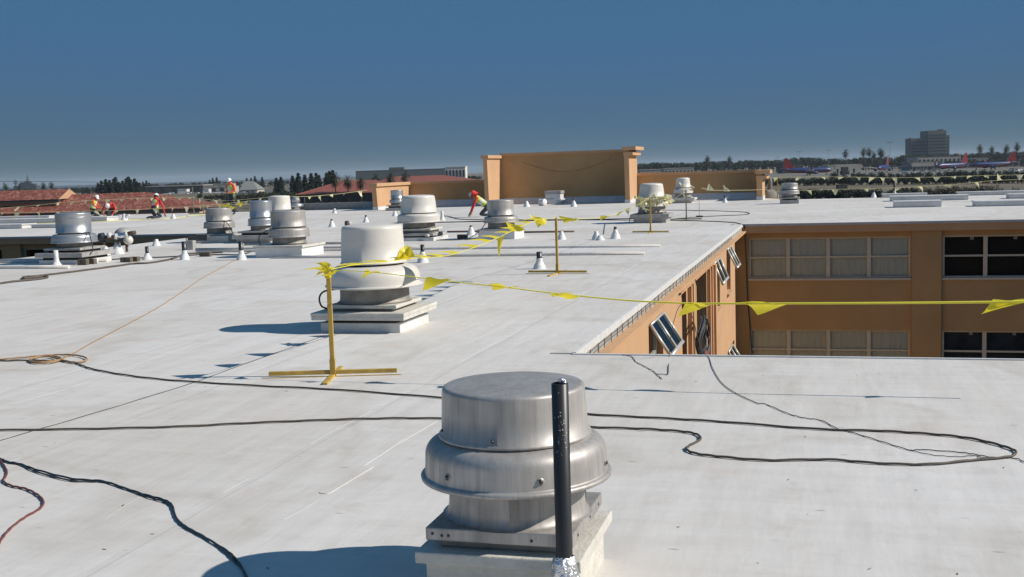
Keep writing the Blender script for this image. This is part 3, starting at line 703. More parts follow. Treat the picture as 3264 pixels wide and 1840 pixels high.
b = MB(); b.lathe([(.14, .001), (.12, .05), (.07, .17), (.05, .22), (0, .225)], 'boot', 20); b.build('cone', t)
b = MB(); q = p2 - p1; b.lathe([(.16, .001), (.15, .06), (.10, .17), (.06, .30), (0, .31)], 'boot', 20, Matrix.Translation(q)); b.build('cone', t)
dv = d1 + .9; g = V(402, 760, dv)
t = empty('dome_vent', (g.x, g.y, 0)); tag(t, 'round hooded vent on a stalk behind the jointed iron pipe', 'roof vent')
b = MB(); b.lathe([(.035, 0), (.035, g.z)], 'iron', 12); b.build('stalk', t)
q = V(395, 741, dv) - Vector((g.x, g.y, 0)); b = MB(); b.lathe([(.0, .13), (.10, .12), (.19, .07), (.24, .0), (.235, -.03), (.2, -.03)], 'curbgrey', 28, Matrix.Translation(q)); b.build('dome', t)
q = V(409, 766, dv) - Vector((g.x, g.y, 0)); b = MB(); b.ell(q, .125, .125, .12, 'frp', 18, 10); b.tube([q - Vector((0, 0, .1)), q - Vector((0, 0, .17))], [.03, .012], 'frp', 8); b.build('bowl', t)

# conduits and covered ridges lying across the roof
def ridge(x0, x1, y, r, label, m='membrane', name='covered_conduit'):
    b = MB(); n = int((x1 - x0) / 1.2)
    pts = [(x0 + (x1 - x0) * i / n, y + random.uniform(-.006, .006), r * .62 + random.uniform(-.004, .004)) for i in range(n + 1)]
    b.tube(pts, r, m, 10); o = b.build(name); tag(o, label, 'conduit', 'covered conduits across the roof'); return o
r1 = G(2105, 787); r1b = G(1480, 779); r2 = G(2055, 812)
ridge(-15.2, r1.x, r1.y, .036, 'farther white covered conduit with its round end past the second stand')
ridge(-12.0, r2.x, r2.y, .040, 'nearer white covered conduit with its round end past the second stand')
ridge(XL + .1, -15.9, G(40, 838).y, .06, 'white covered conduit on the left near the courtyard edge', )
ridge(XL + .1, -15.7, G(40, 856).y - .1, .045, 'white covered conduit at far left nearest the camera')
ridge(-15.5, -9.5, G(700, 800).y, .05, 'grey conduit running behind the booted stubs on the left', 'curbgrey')
ridge(-15.2, -11.2, G(700, 784).y, .04, 'thin grey conduit beyond the booted stubs on the left', 'curbgrey')
ridge(-14.0, -9.6, G(1050, 748).y, .035, 'dark conduit behind the big white fan', 'iron')
ridge(-9.6, -6.9, G(1420, 747).y, .03, 'dark conduit between the middle fans', 'iron')
ridge(-16.2, -5.1, G(1900, 701).y, .02, 'long thin dark conduit across the roof before the wrapped fan', 'wire')
def block(x, y, w, h, label):
    g = G(x, y); b = MB(); T = Matrix.Translation(g)
    b.box(-w / 2, w / 2, -.06, .06, 0, h, 'wood', T); b.box(-w * .1, w * .02, -.064, -.0605, .01, h - .01, 'dark', T); o = b.build('wood_block', bevel=.004); tag(o, label, 'wood block', 'wood blocks under the conduits')
for x, y, w, h, lab in ((266, 845, .22, .13, 'dark wood block against the foot of the shiny lipped fan'), (290, 842, .24, .12, 'pale wood block right of the shiny lipped fan'),
                        (404, 836, .26, .11, 'wood block left of the stub with short black pipe'), (430, 834, .20, .11, 'wood block touching the stub with short black pipe'),
                        (648, 818, .14, .10, 'wood block between the two metal topped stubs'), (664, 818, .14, .10, 'right one of two wood blocks between the metal topped stubs'),
                        (1467, 762, .14, .12, 'left wood block before the aluminium fan at centre'), (1483, 762, .12, .12, 'right wood block before the aluminium fan at centre')):
    block(x, y, w, h, lab)
# dark clamps on the dented fan's curb
g = G(1380, 752, .12); b = MB()
for k in range(7): b.box(-.3 + k * .12, -.2 + k * .12, -.04, .05, 0, .06 + .03 * (k % 2), 'cordblack' if k % 3 else 'curbwhite', Matrix.Translation(g) @ Matrix.Rotation(1.3, 4, 'Z'))
o = b.build('cable_clips'); tag(o, 'row of dark clips on the curb of the dented white fan', 'cable clips')
# junction box on the left
g = G(610, 796)
t = empty('junction_box', g); tag(t, 'small white junction box with a dark yellow label plate behind', 'electrical box')
b = MB(); b.box(-.10, .10, -.08, .08, 0, .24, 'curbgrey'); b.build('box', t, bevel=.01)
b = MB(); b.tube(spline([(-.1, 0, .2), (-.13, 0, .3), (0, .1, .34), (.14, .1, .26)], 5), .012, 'cordblack', 6); b.build('cable', t)
g = G(632, 779); b = MB(); b.box(-.32, .30, -.02, .02, .10, .27, 'darkwall', Matrix.Translation(g)); o = b.build('panel_plate'); tag(o, 'dark mottled panel leaning behind the small junction box', 'panel')

# square vent and lying drum at the tall parapet, little turbine, gooseneck
g = WY(1768, 640, 58.5)
t = empty('box_vent', (g.x, g.y, 0)); tag(t, 'square grey vent box in front of the tall parapet', 'roof vent')
for i, (h0, w, z0, z1, m_) in enumerate(((0, .46, 0, .26, 'flash'), (0, .40, .26, .52, 'boot'), (0, .44, .52, .68, 'curbgrey'))):
    b = MB(); b.box(-w, w, -w, w, z0, z1, m_); b.build(('curb', 'body', 'hood')[i], t, bevel=.02)
g = G(1729, 656)
t = empty('drum', (g.x, g.y, .172)); tag(t, 'white drum lying on its side by the square vent', 'drum')
b = MB(); b.lathe([(0, -.17), (.16, -.17), (.172, -.15), (.165, -.13), (.165, .13), (.172, .15), (.16, .17), (0, .17)], 'boot', 24, Matrix.Rotation(-.5, 4, 'Z') @ Matrix.Rotation(PI / 2, 4, 'Y')); b.build('shell', t)
g = G(1624, 650)
t = empty('standpipe', (g.x, g.y, 0)); tag(t, 'short black pipe before the tall parapet behind an aluminium fan', 'vent pipe')
b = MB(); b.lathe([(.09, .15), (.09, .78), (0, .78)], 'black', 16); b.build('pipe', t)
b = MB(); b.lathe([(.16, 0), (.14, .1), (.10, .2)], 'foil', 16); b.build('foil_boot', t)
g = G(944, 672)
t = empty('turbine_vent', (g.x, g.y, 0)); tag(t, 'small silver turbine vent behind the tapered white fan hood', 'roof vent')
b = MB(); b.lathe([(.25, .0), (.25, .2), (.42, .22), (.40, .34), (.22, .42)], 'alu_new', 24); b.build('base', t)
b = MB(); b.ell((0, 0, .56), .24, .24, .22, 'alu_new', 16, 10); b.build('turbine', t)
g = G(2446, 637)
t = empty('gooseneck_vent', (g.x, g.y + 2.5, 0)); tag(t, 'grey gooseneck vent behind the parapet end buttress', 'roof vent')
b = MB(); b.lathe([(.5, -.6), (.45, .15), (.28, .35), (.16, .45)], 'greywall', 20); b.build('cowl', t)
b = MB(); b.tube(spline([(0, 0, .4), (.02, 0, .85), (-.12, 0, 1.05), (-.3, 0, .95)], 6), .11, 'greywall', 12); b.build('neck', t)
g = G(2851, 626)
t = empty('standpipe', (g.x, g.y, 0)); tag(t, 'tall thin black pole rising from a white cone at the right edge', 'pole')
b = MB(); b.lathe([(.05, .1), (.05, px_h(2851, 626, 563)), (0, px_h(2851, 626, 563))], 'black', 12); b.build('pole', t)
b = MB(); b.lathe([(.15, 0), (.12, .06), (.05, .26), (.05, .27)], 'boot', 16); b.build('cone', t)
g = G(1107, 722)
b = MB(); b.lathe([(.09, 0), (.09, .16), (.06, .2), (0, .2)], 'iron', 16, Matrix.Translation(g)); b.ell(g + Vector((.1, 0, .12)), .06, .05, .05, 'flash', 10, 6); o = b.build('cleanout_stub'); tag(o, 'short round cleanout stub on the roof between the far booted stubs', 'pipe')

# skylight curbs
def curbbox(xl, xr, yb, yt, depth, label, light_end=True):
    a = G(xl, yb); c = G(xr, yb); Y = (a.y + c.y) / 2
    D = (a - O3).dot(FW); h = V(xl, yt, D).z
    t = empty('skylight_curb', ((a.x + c.x) / 2, Y, 0)); tag(t, label, 'skylight curb', 'long white skylight curbs')
    w = abs(c.x - a.x) / 2
    b = MB(); b.box(-w, w, 0, depth, 0, h - .05, 'flash'); b.build('curb', t, bevel=.02)
    b = MB(); b.box(-w - .03, w + .03, -.03, depth + .03, h - .049, h, 'flash'); b.build('lid', t, bevel=.01)
curbbox(2849, 3006, 661, 641, .9, 'short white skylight curb nearest the eave on the right wing')
curbbox(2835, 3098, 640, 624, .9, 'long white skylight curb behind the shortest one on the right wing')
curbbox(3099, 3420, 656, 639, .9, 'white skylight curb running out of the frame, nearest on the right')
curbbox(3207, 3420, 632, 617, .9, 'white skylight curb at the right frame edge behind another')
curbbox(3038, 3420, 621, 609, .6, 'long white skylight curb farthest back at the right')
curbbox(2811, 2959, 629, 617, .6, 'white skylight curb farthest back beside the black pole')
curbbox(-120, 45, 731, 717, .9, 'short white skylight curb cut by the left frame edge')
curbbox(111, 190, 727, 715, .9, 'white skylight curb behind the shiny lipped fan')
curbbox(-60, 166, 713, 699, .9, 'long white skylight curb left of the kneeling workers')
curbbox(255, 329, 707, 692, .9, 'white skylight curb right under the kneeling worker in orange')
curbbox(-60, 118, 700, 691, .6, 'long white skylight curb farthest back at the left')

# ================================================================ warning line stands, ropes and pennants
def stand(p, label, m='yellow', h=.97, rz=0.0, bars=(.55, .55), w=.02):
    t = empty('warning_line_stand', (p.x, p.y, 0), rz); tag(t, label, 'stand', 'warning line stands')
    b = MB()
    b.box(-w, w, -w * .8, w * .8, .03, h, m); b.build('post', t, bevel=.003)
    b = MB(); b.box(-w * 1.2, w * 1.2, -w * 1.2, w * 1.2, .02, .16, m); b.build('socket', t)
    L1, L2 = bars
    if L1: b = MB(); b.box(-L1, L1, -.018, .018, .022, .058, m); b.box(-L1 - .04, L1 + .04, -.022, -.018, .0, .008, m); b.build('foot_bar', t, bevel=.003)
    if L2: b = MB(); b.box(-.022, .022, -L2, L2, .0, .022, m); b.build('foot_bar', t, bevel=.003)
    return t
s1 = G(1062, 1200); s2 = G(1777, 873); s3 = G(2074, 743); s4 = G(2188, 702)
stand(s1, 'nearest yellow stand, in front of the big white fan', rz=.25, bars=(.58, .42))
stand(s2, 'second yellow stand with a crossed foot, mid roof', rz=-.08, bars=(.53, .50))
stand(s3, 'third yellow stand, before the fan wrapped in pennants', rz=-.08, bars=(.50, .25))
stand(s4, 'grey green stand behind the third yellow stand', 'olive', 1.0, rz=0, bars=(.5, .2))
FLAG_N = [0]
def pennant(line, p, along, tip, m='flag', w=.20, curl=.25, n=5):
    """p: point on the rope; along: rope direction; tip: vector to the free corner"""
    b = MB(); a0 = p - along * w / 2; a1_ = p + along * w / 2; T = p + tip
    nrm = along.cross(tip); nrm = nrm.normalized() if nrm.length > 1e-6 else Vector((0, 1, 0))
    base = len(b.v); rows_ = []
    for i in range(n + 1):
        s = i / n; l_ = a0.lerp(T, s); r_ = a1_.lerp(T, s); k = n - i; row = []
        for j in range(k + 1):
            q = l_.lerp(r_, j / k if k else 0) + nrm * (math.sin(s * PI * 1.1) * .03 + math.sin(s * 5 + j * 1.9 + p.x * 3) * .03) * curl * 4
            row.append(len(b.v)); b.v.append(tuple(q))
        rows_.append(row)
    for i in range(n):
        A, B = rows_[i], rows_[i + 1]
        for j in range(len(B)):
            b.f.append((A[j], A[j + 1], B[j])); b.m.append(b.mi(m)); b.sm.append(True)
            if j + 1 < len(B): b.f.append((A[j + 1], B[j + 1], B[j])); b.m.append(b.mi(m)); b.sm.append(True)
    return b.build('pennant', line)
def rope_line(name, pts, label, m='rope_y', r=.004, sub=8):
    t = empty(name, (0, 0, 0)); tag(t, label, 'pennant line', 'pennant warning lines')
    q = spline(pts, sub); b = MB(); rr_ = [r[0] + (r[1] - r[0]) * i / (len(q) - 1) for i in range(len(q))] if isinstance(r, tuple) else r; b.tube(q, rr_, m, 5); b.build('rope', t); return t, q
# line from the near stand to the right, out of the frame
P0 = Vector((s1.x, s1.y, .965))
def at_y(px, py, Y): return WY(px, py, Y)
pa = [P0] + [at_y(x, y, 9.38 - .25 * min(1, (x - 1062) / 1500)) for x, y in ((1190, 868), (1390, 892), (1590, 914), (1790, 938), (2000, 958), (2190, 967), (2370, 968), (2700, 967), (3000, 965), (3264, 962), (3500, 958))]
lineA, qA = rope_line('pennant_line', pa, 'bright yellow pennant rope from the near stand over the courtyard to the right', r=(.003, .011))
for p in ((4.3, 9.1),): stand(Vector((p[0], p[1], 0)), 'yellow stand just out of frame', bars=(.7, .4))
def flag_px(line, a, c, tip, Y, m='flag', push=0.0):
    A = at_y(*a, Y); B = at_y(*c, Y); T = at_y(*tip, Y + push); mid = (A + B) / 2; al = (B - A); w = al.length
    pennant(line, mid, al.normalized(), T - mid, m, w=w, curl=.12)
YA = 9.2
flag_px(lineA, (1168, 862), (1215, 868), (1150, 890), 9.35, push=.12)
flag_px(lineA, (1358, 884), (1440, 892), (1345, 926), 9.3, push=-.08)
flag_px(lineA, (1555, 905), (1660, 917), (1570, 922), 9.25, push=.1)
flag_px(lineA, (1755, 932), (1858, 941), (1770, 948), 9.2, push=-.1)
flag_px(lineA, (2185, 966), (2272, 970), (2160, 1013), 9.15, push=.1)
flag_px(lineA, (2362, 961), (2535, 968), (2415, 1002), 9.15, push=.06)
flag_px(lineA, (3165, 957), (3290, 955), (3125, 1002), 9.15, push=-.1)
# bunch of pennants at the stand top
for a, c, tp in (((1060, 846), (1030, 862), (1005, 835)), ((1064, 858), (1035, 872), (1000, 878)), ((1062, 866), (1080, 860), (1012, 882))):
    flag_px(lineA, a, c, tp, 9.38, push=-.08)
b = MB()
for k in range(3): b.ell(P0 + Vector((.004 * k, -.02, -.02 - .02 * k)), .035, .03, .016, 'flag', 12, 6)
b.build('knot', lineA)
# line from the near stand to the second stand, blown against the fan
P1 = Vector((s2.x, s2.y, .965))
def lerpY(x): return None
pts = [P0]
for px, py, D in ((1120, 846, 10.6), (1200, 838, 11.2), (1320, 824, 12.2), (1440, 812, 13.5), (1560, 770, 15.0), (1650, 728, 16.9), (1710, 703, 18.3)): pts.append(V(px, py, D))
pts.append(P1)
lineB, qB = rope_line('pennant_line', pts, 'yellow pennant rope between the near and second yellow stands', sub=8)
def flag_v(line, a, c, tip, D, m='flag', push=0.0, curl=.12):
    A = V(*a, D); B = V(*c, D); T = V(*tip, D + push); al = B - A; pennant(line, (A + B) / 2, al.normalized(), T - (A + B) / 2, m, w=al.length, curl=curl)
random.seed(3); acc = 0.0; last = -1
for i in range(1, len(qB)):
    acc += (qB[i] - qB[i - 1]).length
    if int(acc / .60) > last and (qB[i] - P0).length < 8.6:
        last = int(acc / .60); al = (qB[i] - qB[i - 1]).normalized(); pennant(lineB, qB[i], al, Vector((-.31 + random.uniform(-.04, .04), random.uniform(-.05, .05), random.uniform(-.02, .045))), w=.24, curl=.08)
flag_v(lineB, (1262, 829), (1325, 822), (1297, 775), 12.1, push=.1, curl=.3)
flag_v(lineB, (1255, 830), (1310, 824), (1280, 800), 12.05, curl=.3)
for a, c, tp, D, pu in (((1585, 762), (1607, 752), (1590, 823), 15.2, .1),
                        ((1625, 740), (1680, 735), (1612, 706), 16.5, .1), ((1685, 685), (1745, 700), (1735, 722), 18.6, -.1), ((1688, 683), (1735, 712), (1715, 725), 18.7, .05)):
    flag_v(lineB, a, c, tp, D, push=pu)
# line on to the third stand
P2 = Vector((s3.x, s3.y, .965))
pts = [P1] + [V(x, y, D) for x, y, D in ((1800, 698, 20.3), (1870, 697, 22.5), (1950, 686, 25.5), (2020, 660, 28.5))] + [P2]
lineC, qC = rope_line('pennant_line', pts, 'yellow pennant rope between the second and third stands')
for a, c, tp, D in (((1780, 688), (1835, 698), (1800, 712), 20.2), ((1835, 695), (1845, 702), (1815, 708), 21.0), ((1915, 687), (1945, 690), (1912, 702), 24.5), ((1970, 678), (1990, 672), (1965, 690), 26.5)):
    flag_v(lineC, a, c, tp, D)
flag_v(lineC, (1990, 668), (2010, 662), (2003, 686), 27.8, m='flagpale')
# faded tangle around the wrapped fan
pts = [P2]
for k in range(9): pts.append(Vector((-5.4 + math.cos(-2.4 + k * .42) * .6, 36.9 + math.sin(-2.4 + k * .42) * .6, .76 + .03 * math.sin(k * 2.1))))
pts += [Vector((-4.9, 38.0, .8)), V(2110, 652, 39.5), V(2150, 633, 40), V(2188, 606, 38.3), Vector((s4.x, s4.y, .99))]
lineD, qD = rope_line('pennant_line', pts, 'faded pale pennant rope tangled round the hood of the wrapped fan', 'flagpale', .012, 5)
random.seed(11)
for k in range(26):
    q = qD[5 + (k * 2) % 44]; al = (qD[min(len(qD) - 1, 6 + (k * 2) % 44)] - q).normalized() if (qD[min(len(qD) - 1, 6 + (k * 2) % 44)] - q).length > 1e-4 else Vector((1, 0, 0))
    tipv = Vector((random.uniform(-.15, .15), random.uniform(-.25, .05), random.uniform(-.30, .10)))
    pennant(lineD, q + Vector((0, -.03, random.uniform(-.06, .06))), al, tipv, 'flagpale', w=random.uniform(.2, .34), curl=.5)
for a, c, tp in (((2045, 640), (2068, 636), (2036, 668)), ((2040, 655), (2050, 648), (2062, 678)), ((2046, 668), (2056, 664), (2078, 672))): flag_v(lineD, a, c, tp, 36.0, 'flagpale')
for a, c, tp in (((2170, 598), (2185, 596), (2165, 580)), ((2200, 596), (2216, 600), (2201, 588)), ((2172, 616), (2178, 612), (2190, 640)), ((2190, 603), (2212, 612), (2205, 602))): flag_v(lineD, a, c, tp, 38.2, 'flagpale')
# perimeter lines along the far edges
def far_line(pts, Dl, label, nfl, m='flagpale', sz=.26, seed=1, up=0, posts=()):
    random.seed(seed)
    P = [V(x, y, D) for (x, y), D in zip(pts, Dl)]
    line, q = rope_line('pennant_line', P, label, 'flagpale', .010, 10)
    for k in range(nfl):
        i = int((k + .5) / nfl * (len(q) - 1)); al = (q[min(i + 1, len(q) - 1)] - q[i]).normalized()
        tip = Vector((random.uniform(-.16, .16), random.uniform(-.2, .2), random.uniform(-.32, -.10)))
        if random.random() < up: tip.z = random.uniform(.2, .34)
        pennant(line, q[i], al, tip, m, w=sz * random.uniform(.7, 1.2), curl=.3, n=3)
    return line
far_line([(2450, 566), (2620, 564), (2760, 565), (2850, 567), (3000, 564), (3130, 560), (3264, 557), (3400, 553)], [54, 52.8, 51.5, 51, 50, 49, 48, 47], 'pale pennant rope across the far right edge, upper strand', 17, seed=3)
far_line([(2440, 605), (2475, 611), (2560, 607), (2650, 604), (2760, 602), (2860, 598), (2940, 594), (3040, 588), (3140, 578), (3230, 573), (3400, 566)], [54, 53, 52, 51, 50, 49, 48, 47, 46, 45, 44], 'sagging pennant rope across the far right edge, lower strand', 11, seed=5, up=.1)
far_line([(2236, 600), (2270, 606), (2310, 607), (2400, 606), (2440, 604)], [38.5, 42, 45, 50, 53], 'slack pennant rope from the grey green stand to the right parapet end', 0, seed=2)
lr = [o for o in C.objects if o.name.startswith('pennant_line')][-1]
for a, c, tp in (((2251, 608), (2277, 608), (2259, 585)), ((2308, 611), (2328, 610), (2305, 589))): flag_v(lr, a, c, tp, 44, 'flagpale')
far_line([(-60, 668), (0, 664), (100, 656), (200, 646), (264, 641), (360, 636), (430, 632), (505, 631), (570, 629), (618, 630)], [58] * 10, 'pale pennant rope on the left, upper strand before the red roofs', 14, seed=7)
far_line([(618, 630), (660, 636), (720, 640), (800, 634), (860, 629), (935, 627)], [60, 59, 58, 56, 54, 52], 'short pennant rope right of the thin pole behind the standing worker', 5, seed=8)
far_line([(-60, 680), (0, 678), (120, 677), (277, 673), (350, 672), (478, 666), (592, 659), (669, 653), (740, 647), (800, 640)], [56, 55, 54, 53, 52, 51, 50, 49, 48, 47], 'pennant rope on the left, lower strand crossing the workers', 20, seed=9)
far_line([(935, 627), (990, 626), (1040, 622), (1100, 616), (1170, 606)], [52, 53, 54, 55, 56], 'pennant rope before the palms beside the left parapet', 6, seed=12)
flagY = far_line([(640, 660), (700, 657), (760, 652), (830, 648)], [46.5, 46.5, 46.5, 46.5], 'bright yellow pennant rope at the legs of the standing worker', 0, seed=13)
for a, c, tp in (((752, 650), (775, 645), (768, 660)), ((700, 655), (735, 650), (715, 664)), ((722, 655), (752, 660), (742, 668))): flag_v(flagY, a, c, tp, 46.4, 'flag')
b = MB(); b.tube(spline([G(x, y, .008) for x, y in ((-40, 716), (60, 714), (200, 710), (330, 706), (450, 700), (541, 697), (600, 689), (665, 683))], 6), .014, 'rope_y', 5); o = b.build('rope'); tag(o, 'yellow rope lying slack on the roof below the kneeling workers', 'rope')
for x, yb, yt, lab, m_ in ((618, 683, 596, 'tall thin grey pole at the far left roof edge', 'olive'), (650, 683, 640, 'short thin stand beside the tall thin pole', 'olive'), (972, 668, 630, 'thin grey stand at the far edge before the palms', 'olive'),
                       (936, 668, 624, 'thin yellow stand at the far edge behind the turbine vent', 'yellow'), (2478, 634, 566, 'thin pale stand at the far edge right of the buttress', 'yellow'), (2229, 693, 640, 'very thin wire stand right of the grey green stand', 'wire')):
    g = G(x, yb); t = stand(g, lab, m_, h=px_h(x, yb, yt), bars=(.12, .12) if m_ == 'wire' else (.3, .3), w=.006 if m_ == 'wire' else .02)

# ================================================================ cords and hoses on the roof
def cord(name, pts, r, m, label, sub=8, z=None, cat='cord', lift=0.0):
    q = spline([G(x, y, r) for x, y in pts], sub)
    q = [Vector((p.x, p.y, r + lift + .004 * abs(math.sin(i * .7)))) for i, p in enumerate(q)]
    b = MB(); b.tube(q, r, m, 7); o = b.build(name); tag(o, label, cat); return o
cord('hose', [(-60, 1151), (0, 1151), (95, 1149), (150, 1150), (205, 1153), (238, 1157), (262, 1166), (300, 1178), (400, 1196), (540, 1212), (800, 1229), (1060, 1242), (1400, 1268), (1640, 1292), (1870, 1320), (2100, 1333), (2300, 1345), (2600, 1368), (2800, 1374),
              (2950, 1383), (3080, 1396), (3180, 1418), (3232, 1436), (3237, 1447), (3210, 1458), (3100, 1468), (2960, 1481), (2800, 1478), (2640, 1466), (2440, 1468), (2300, 1457), (2220, 1447), (2188, 1433), (2200, 1420), (2232, 1402), (2222, 1386), (2170, 1376), (2050, 1368),
              (1880, 1362), (1640, 1348), (1400, 1335), (1200, 1335), (1000, 1341), (780, 1350), (560, 1361), (280, 1368), (0, 1372), (-60, 1374)], .0078, 'hose', 'long brown black hose looping round both sides of the nearest fan', sub=7, cat='hose')
cord('hose', [(-60, 1143), (0, 1148), (60, 1143), (140, 1136), (205, 1133), (255, 1137), (277, 1146), (268, 1154), (240, 1158), (200, 1151), (150, 1138), (110, 1143), (93, 1152), (120, 1160), (165, 1158), (195, 1148), (180, 1140), (130, 1139), (96, 1150), (130, 1157), (190, 1150), (207, 1140)], .009, 'rope_o', 'coiled brown hose at the left edge where the orange rope starts', cat='hose', lift=.006)
cord('rope', [(207, 1140), (241, 1124), (300, 1090), (418, 1028), (470, 1000), (520, 971), (600, 918), (640, 890), (700, 857), (745, 832), (765, 828)], .006, 'rope_o', 'thin orange rope running up the roof to a booted stub', cat='rope')
e5 = lambda l: [(x / 1.84, 1100 + y / 1.84) for x, y in l]
cb = [(-120, 640), (0, 668), (40, 685), (120, 700), (220, 735), (420, 785), (600, 800), (720, 838), (850, 880), (960, 910), (1008, 940), (1022, 985), (1040, 1025), (1090, 1070), (1200, 1130), (1330, 1210), (1380, 1255), (1425, 1320), (1450, 1400), (1470, 1500)]
cord('cord', e5(cb), .0060, 'cordblack', 'twin black cord winding down the left foreground, upper strand')
cb2 = [(x + 6 + 14 * math.sin(i * 1.1), y + 9 + 5 * math.sin(i * 1.7)) for i, (x, y) in enumerate(cb)]
cord('cord', e5(cb2), .0048, 'cordblack', 'twin black cord winding down the left foreground, lower strand')
cord('cord', e5([(-40, 640), (10, 690), (38, 735), (38, 765), (20, 800), (70, 828), (150, 845), (220, 880), (255, 920), (235, 960), (150, 1010), (70, 1070), (10, 1140), (-20, 1200)]), .0065, 'cordred', 'red cord curling at the lower left corner')
z0 = lambda l: [(x / 6.05, 760 + y / 6.05) for x, y in l]
cord('hose', z0([(-200, 885), (0, 868), (280, 830), (700, 790), (880, 765), (920, 745), (860, 735), (700, 748), (520, 770), (440, 772), (470, 745), (700, 728), (900, 703), (1500, 630), (2300, 525), (2541, 490), (2900, 470), (3300, 400), (3500, 330), (3700, 290), (4300, 270)]), .02, 'hose', 'dark hose with a flattened loop on the left of the roof', cat='hose')
cord('cord', [(300, 832), (400, 825), (560, 818), (640, 812), (760, 812), (800, 802)], .014, 'cordblack', 'black cable running past the booted stubs on the left')
c6 = lambda l: [(1800 + x / 1.7596, 1100 + y / 1.7596) for x, y in l]
cord('wire', c6([(325, 58), (375, 66), (400, 95), (450, 122), (500, 150), (512, 162), (546, 192)]), .0030, 'wire', 'short twisted wire lying at the courtyard edge', cat='wire')
t = MB(); q = [G(x, y, .006) for x, y in c6([(512, 162), (560, 164), (579, 163), (582, 120), (586, 62)])] + [WY(2140, 1060, 10.6), WY(2152, 1010, 10.62), WY(2165, 978, 10.64), WY(2180, 970, 10.66), WY(2196, 985, 10.7), WY(2210, 1020, 10.74), WY(2228, 1090, 10.78), WY(2250, 1132, 10.74)] + \
    [G(x, y, .006) for x, y in c6([(810, 72), (830, 130), (880, 210), (960, 270), (1090, 330)])]
t.tube(spline(q, 6), .0030, 'wire', 6); o = t.build('wire'); tag(o, 'stiff wire arching up above the courtyard edge', 'wire')
cord('wire', c6([(1090, 330), (1130, 334), (1250, 385), (1340, 410), (1440, 425), (1530, 470), (1640, 500), (1800, 550), (1940, 592), (1990, 588), (2200, 602), (2300, 615), (2400, 632), (2530, 638), (2600, 665), (2800, 700)]), .0030, 'wire', 'twisted wire snaking to the right across the near roof', cat='wire')
cord('wire', c6([(1940, 592), (2060, 618), (2200, 628), (2300, 622), (2340, 634), (2450, 632)]), .0022, 'wire', 'thin loose wire strand beside the hose loop', cat='wire')
cord('cable', [(1410, 689), (1430, 690), (1460, 698), (1500, 700), (1560, 699)], .015, 'cordblack', 'black cable beside the worker in the red hood', cat='cable')
cord('cable', [(1480, 707), (1657, 701), (1960, 702), (2200, 704), (2330, 709), (2366, 716)], .013, 'cordblack', 'black cable running to the far courtyard corner', cat='cable')
cord('cable', [(2045, 670), (2200, 671), (2350, 675), (2388, 680), (2370, 685), (2300, 688), (2200, 694), (2130, 700)], .012, 'wire', 'thin cable loop behind the grey green stand', cat='cable')
b = MB(); b.tube(spline([G(2366, 716, .02), WY(2373, 722, 34.38), WY(2375, 760, 34.5), WY(2379, 850, 34.55), WY(2383, 950, 34.55), WY(2392, 1060, 34.55), WY(2398, 1160, 34.55)], 5), .015, 'cordblack', 6); o = b.build('cable'); tag(o, 'black cable hanging down the far courtyard corner', 'cable')
for pts, r in (([(1395, 1345), (1290, 1405), (1180, 1475), (1110, 1520)], .010), ([(1290, 1398), (1200, 1460), (1100, 1532), (1040, 1566)], .006), ([(1010, 1600), (955, 1632), (900, 1660)], .004), ([(330, 1660), (420, 1600), (470, 1580)], .004),
               ([(0, 1295), (180, 1250), (330, 1200), (490, 1143), (640, 1090)], .004), ([(1640, 1020), (1560, 1062), (1480, 1100)], .004), ([(2480, 1165), (2540, 1162), (2700, 1168)], .003), ([(1800, 1192), (1960, 1160), (2060, 1150)], .003)):
    b = MB(); b.tube(spline([G(x, y, -r * .72) for x, y in pts], 6), r, 'membrane', 8); b.build('membrane_weld', bld)
cord('string', [(-20, 1410), (0, 1405), (300, 1318), (600, 1226), (700, 1190), (900, 1118), (1033, 1071)], .0022, 'wire', 'thin dark string running up the roof to the big white fan', cat='string')
def patch(x, y, w, h, rz):
    g = G(x, y); b = MB(); n_ = 6; pts = []
    for cx, cy, a0 in ((w, h, 0), (-w, h, 1), (-w, -h, 2), (w, -h, 3)):
        for k in range(n_ + 1):
            a = (a0 + k / n_) * PI / 2; pts.append((cx - math.copysign(.03, cx) + .03 * math.cos(a), cy - math.copysign(.03, cy) + .03 * math.sin(a)))
    T = Matrix.Translation(g) @ Matrix.Rotation(rz, 4, 'Z'); top = [T @ Vector((u, v, .004)) for u, v in pts]; bot = [T @ Vector((u, v, -.001)) for u, v in pts]
    b.face(top, 'membrane')
    for k in range(len(pts)): b.face([bot[k], bot[(k + 1) % len(pts)], top[(k + 1) % len(pts)], top[k]], 'membrane')
    b.build('membrane_patch', bld)
pd = G(1170, 1490) - G(1045, 1565); patch(1108, 1528, pd.length / 2 + .05, .035, math.atan2(pd.y, pd.x))
random.seed(77)
for k in range(34):
    x, y = random.uniform(50, 3200), random.uniform(1180, 1830)
    if 1280 < x < 2000 and y > 1200 or (1800 < x and y < 1180): continue
    g = G(x, y, .002); b = MB(); a = random.uniform(0, 6.28); l_ = random.uniform(.005, .018); d = Vector((math.cos(a) * l_, math.sin(a) * l_, 0)); n_ = Vector((-d.y, d.x, 0)) * random.uniform(.15, .5)
    b.face([g - d, g + n_, g + d + Vector((0, 0, .004)), g - n_ * .8], random.choice(('wood', 'wire', 'cordblack'))); b.face([g - d, g - n_ * .8, g + d + Vector((0, 0, .004)), g - Vector((0, 0, .001))], 'wood')
    o = b.build('roof_scrap'); tag(o, 'tiny dark scrap of debris lying on the near roof', 'scrap', 'tiny scraps of debris on the roof')
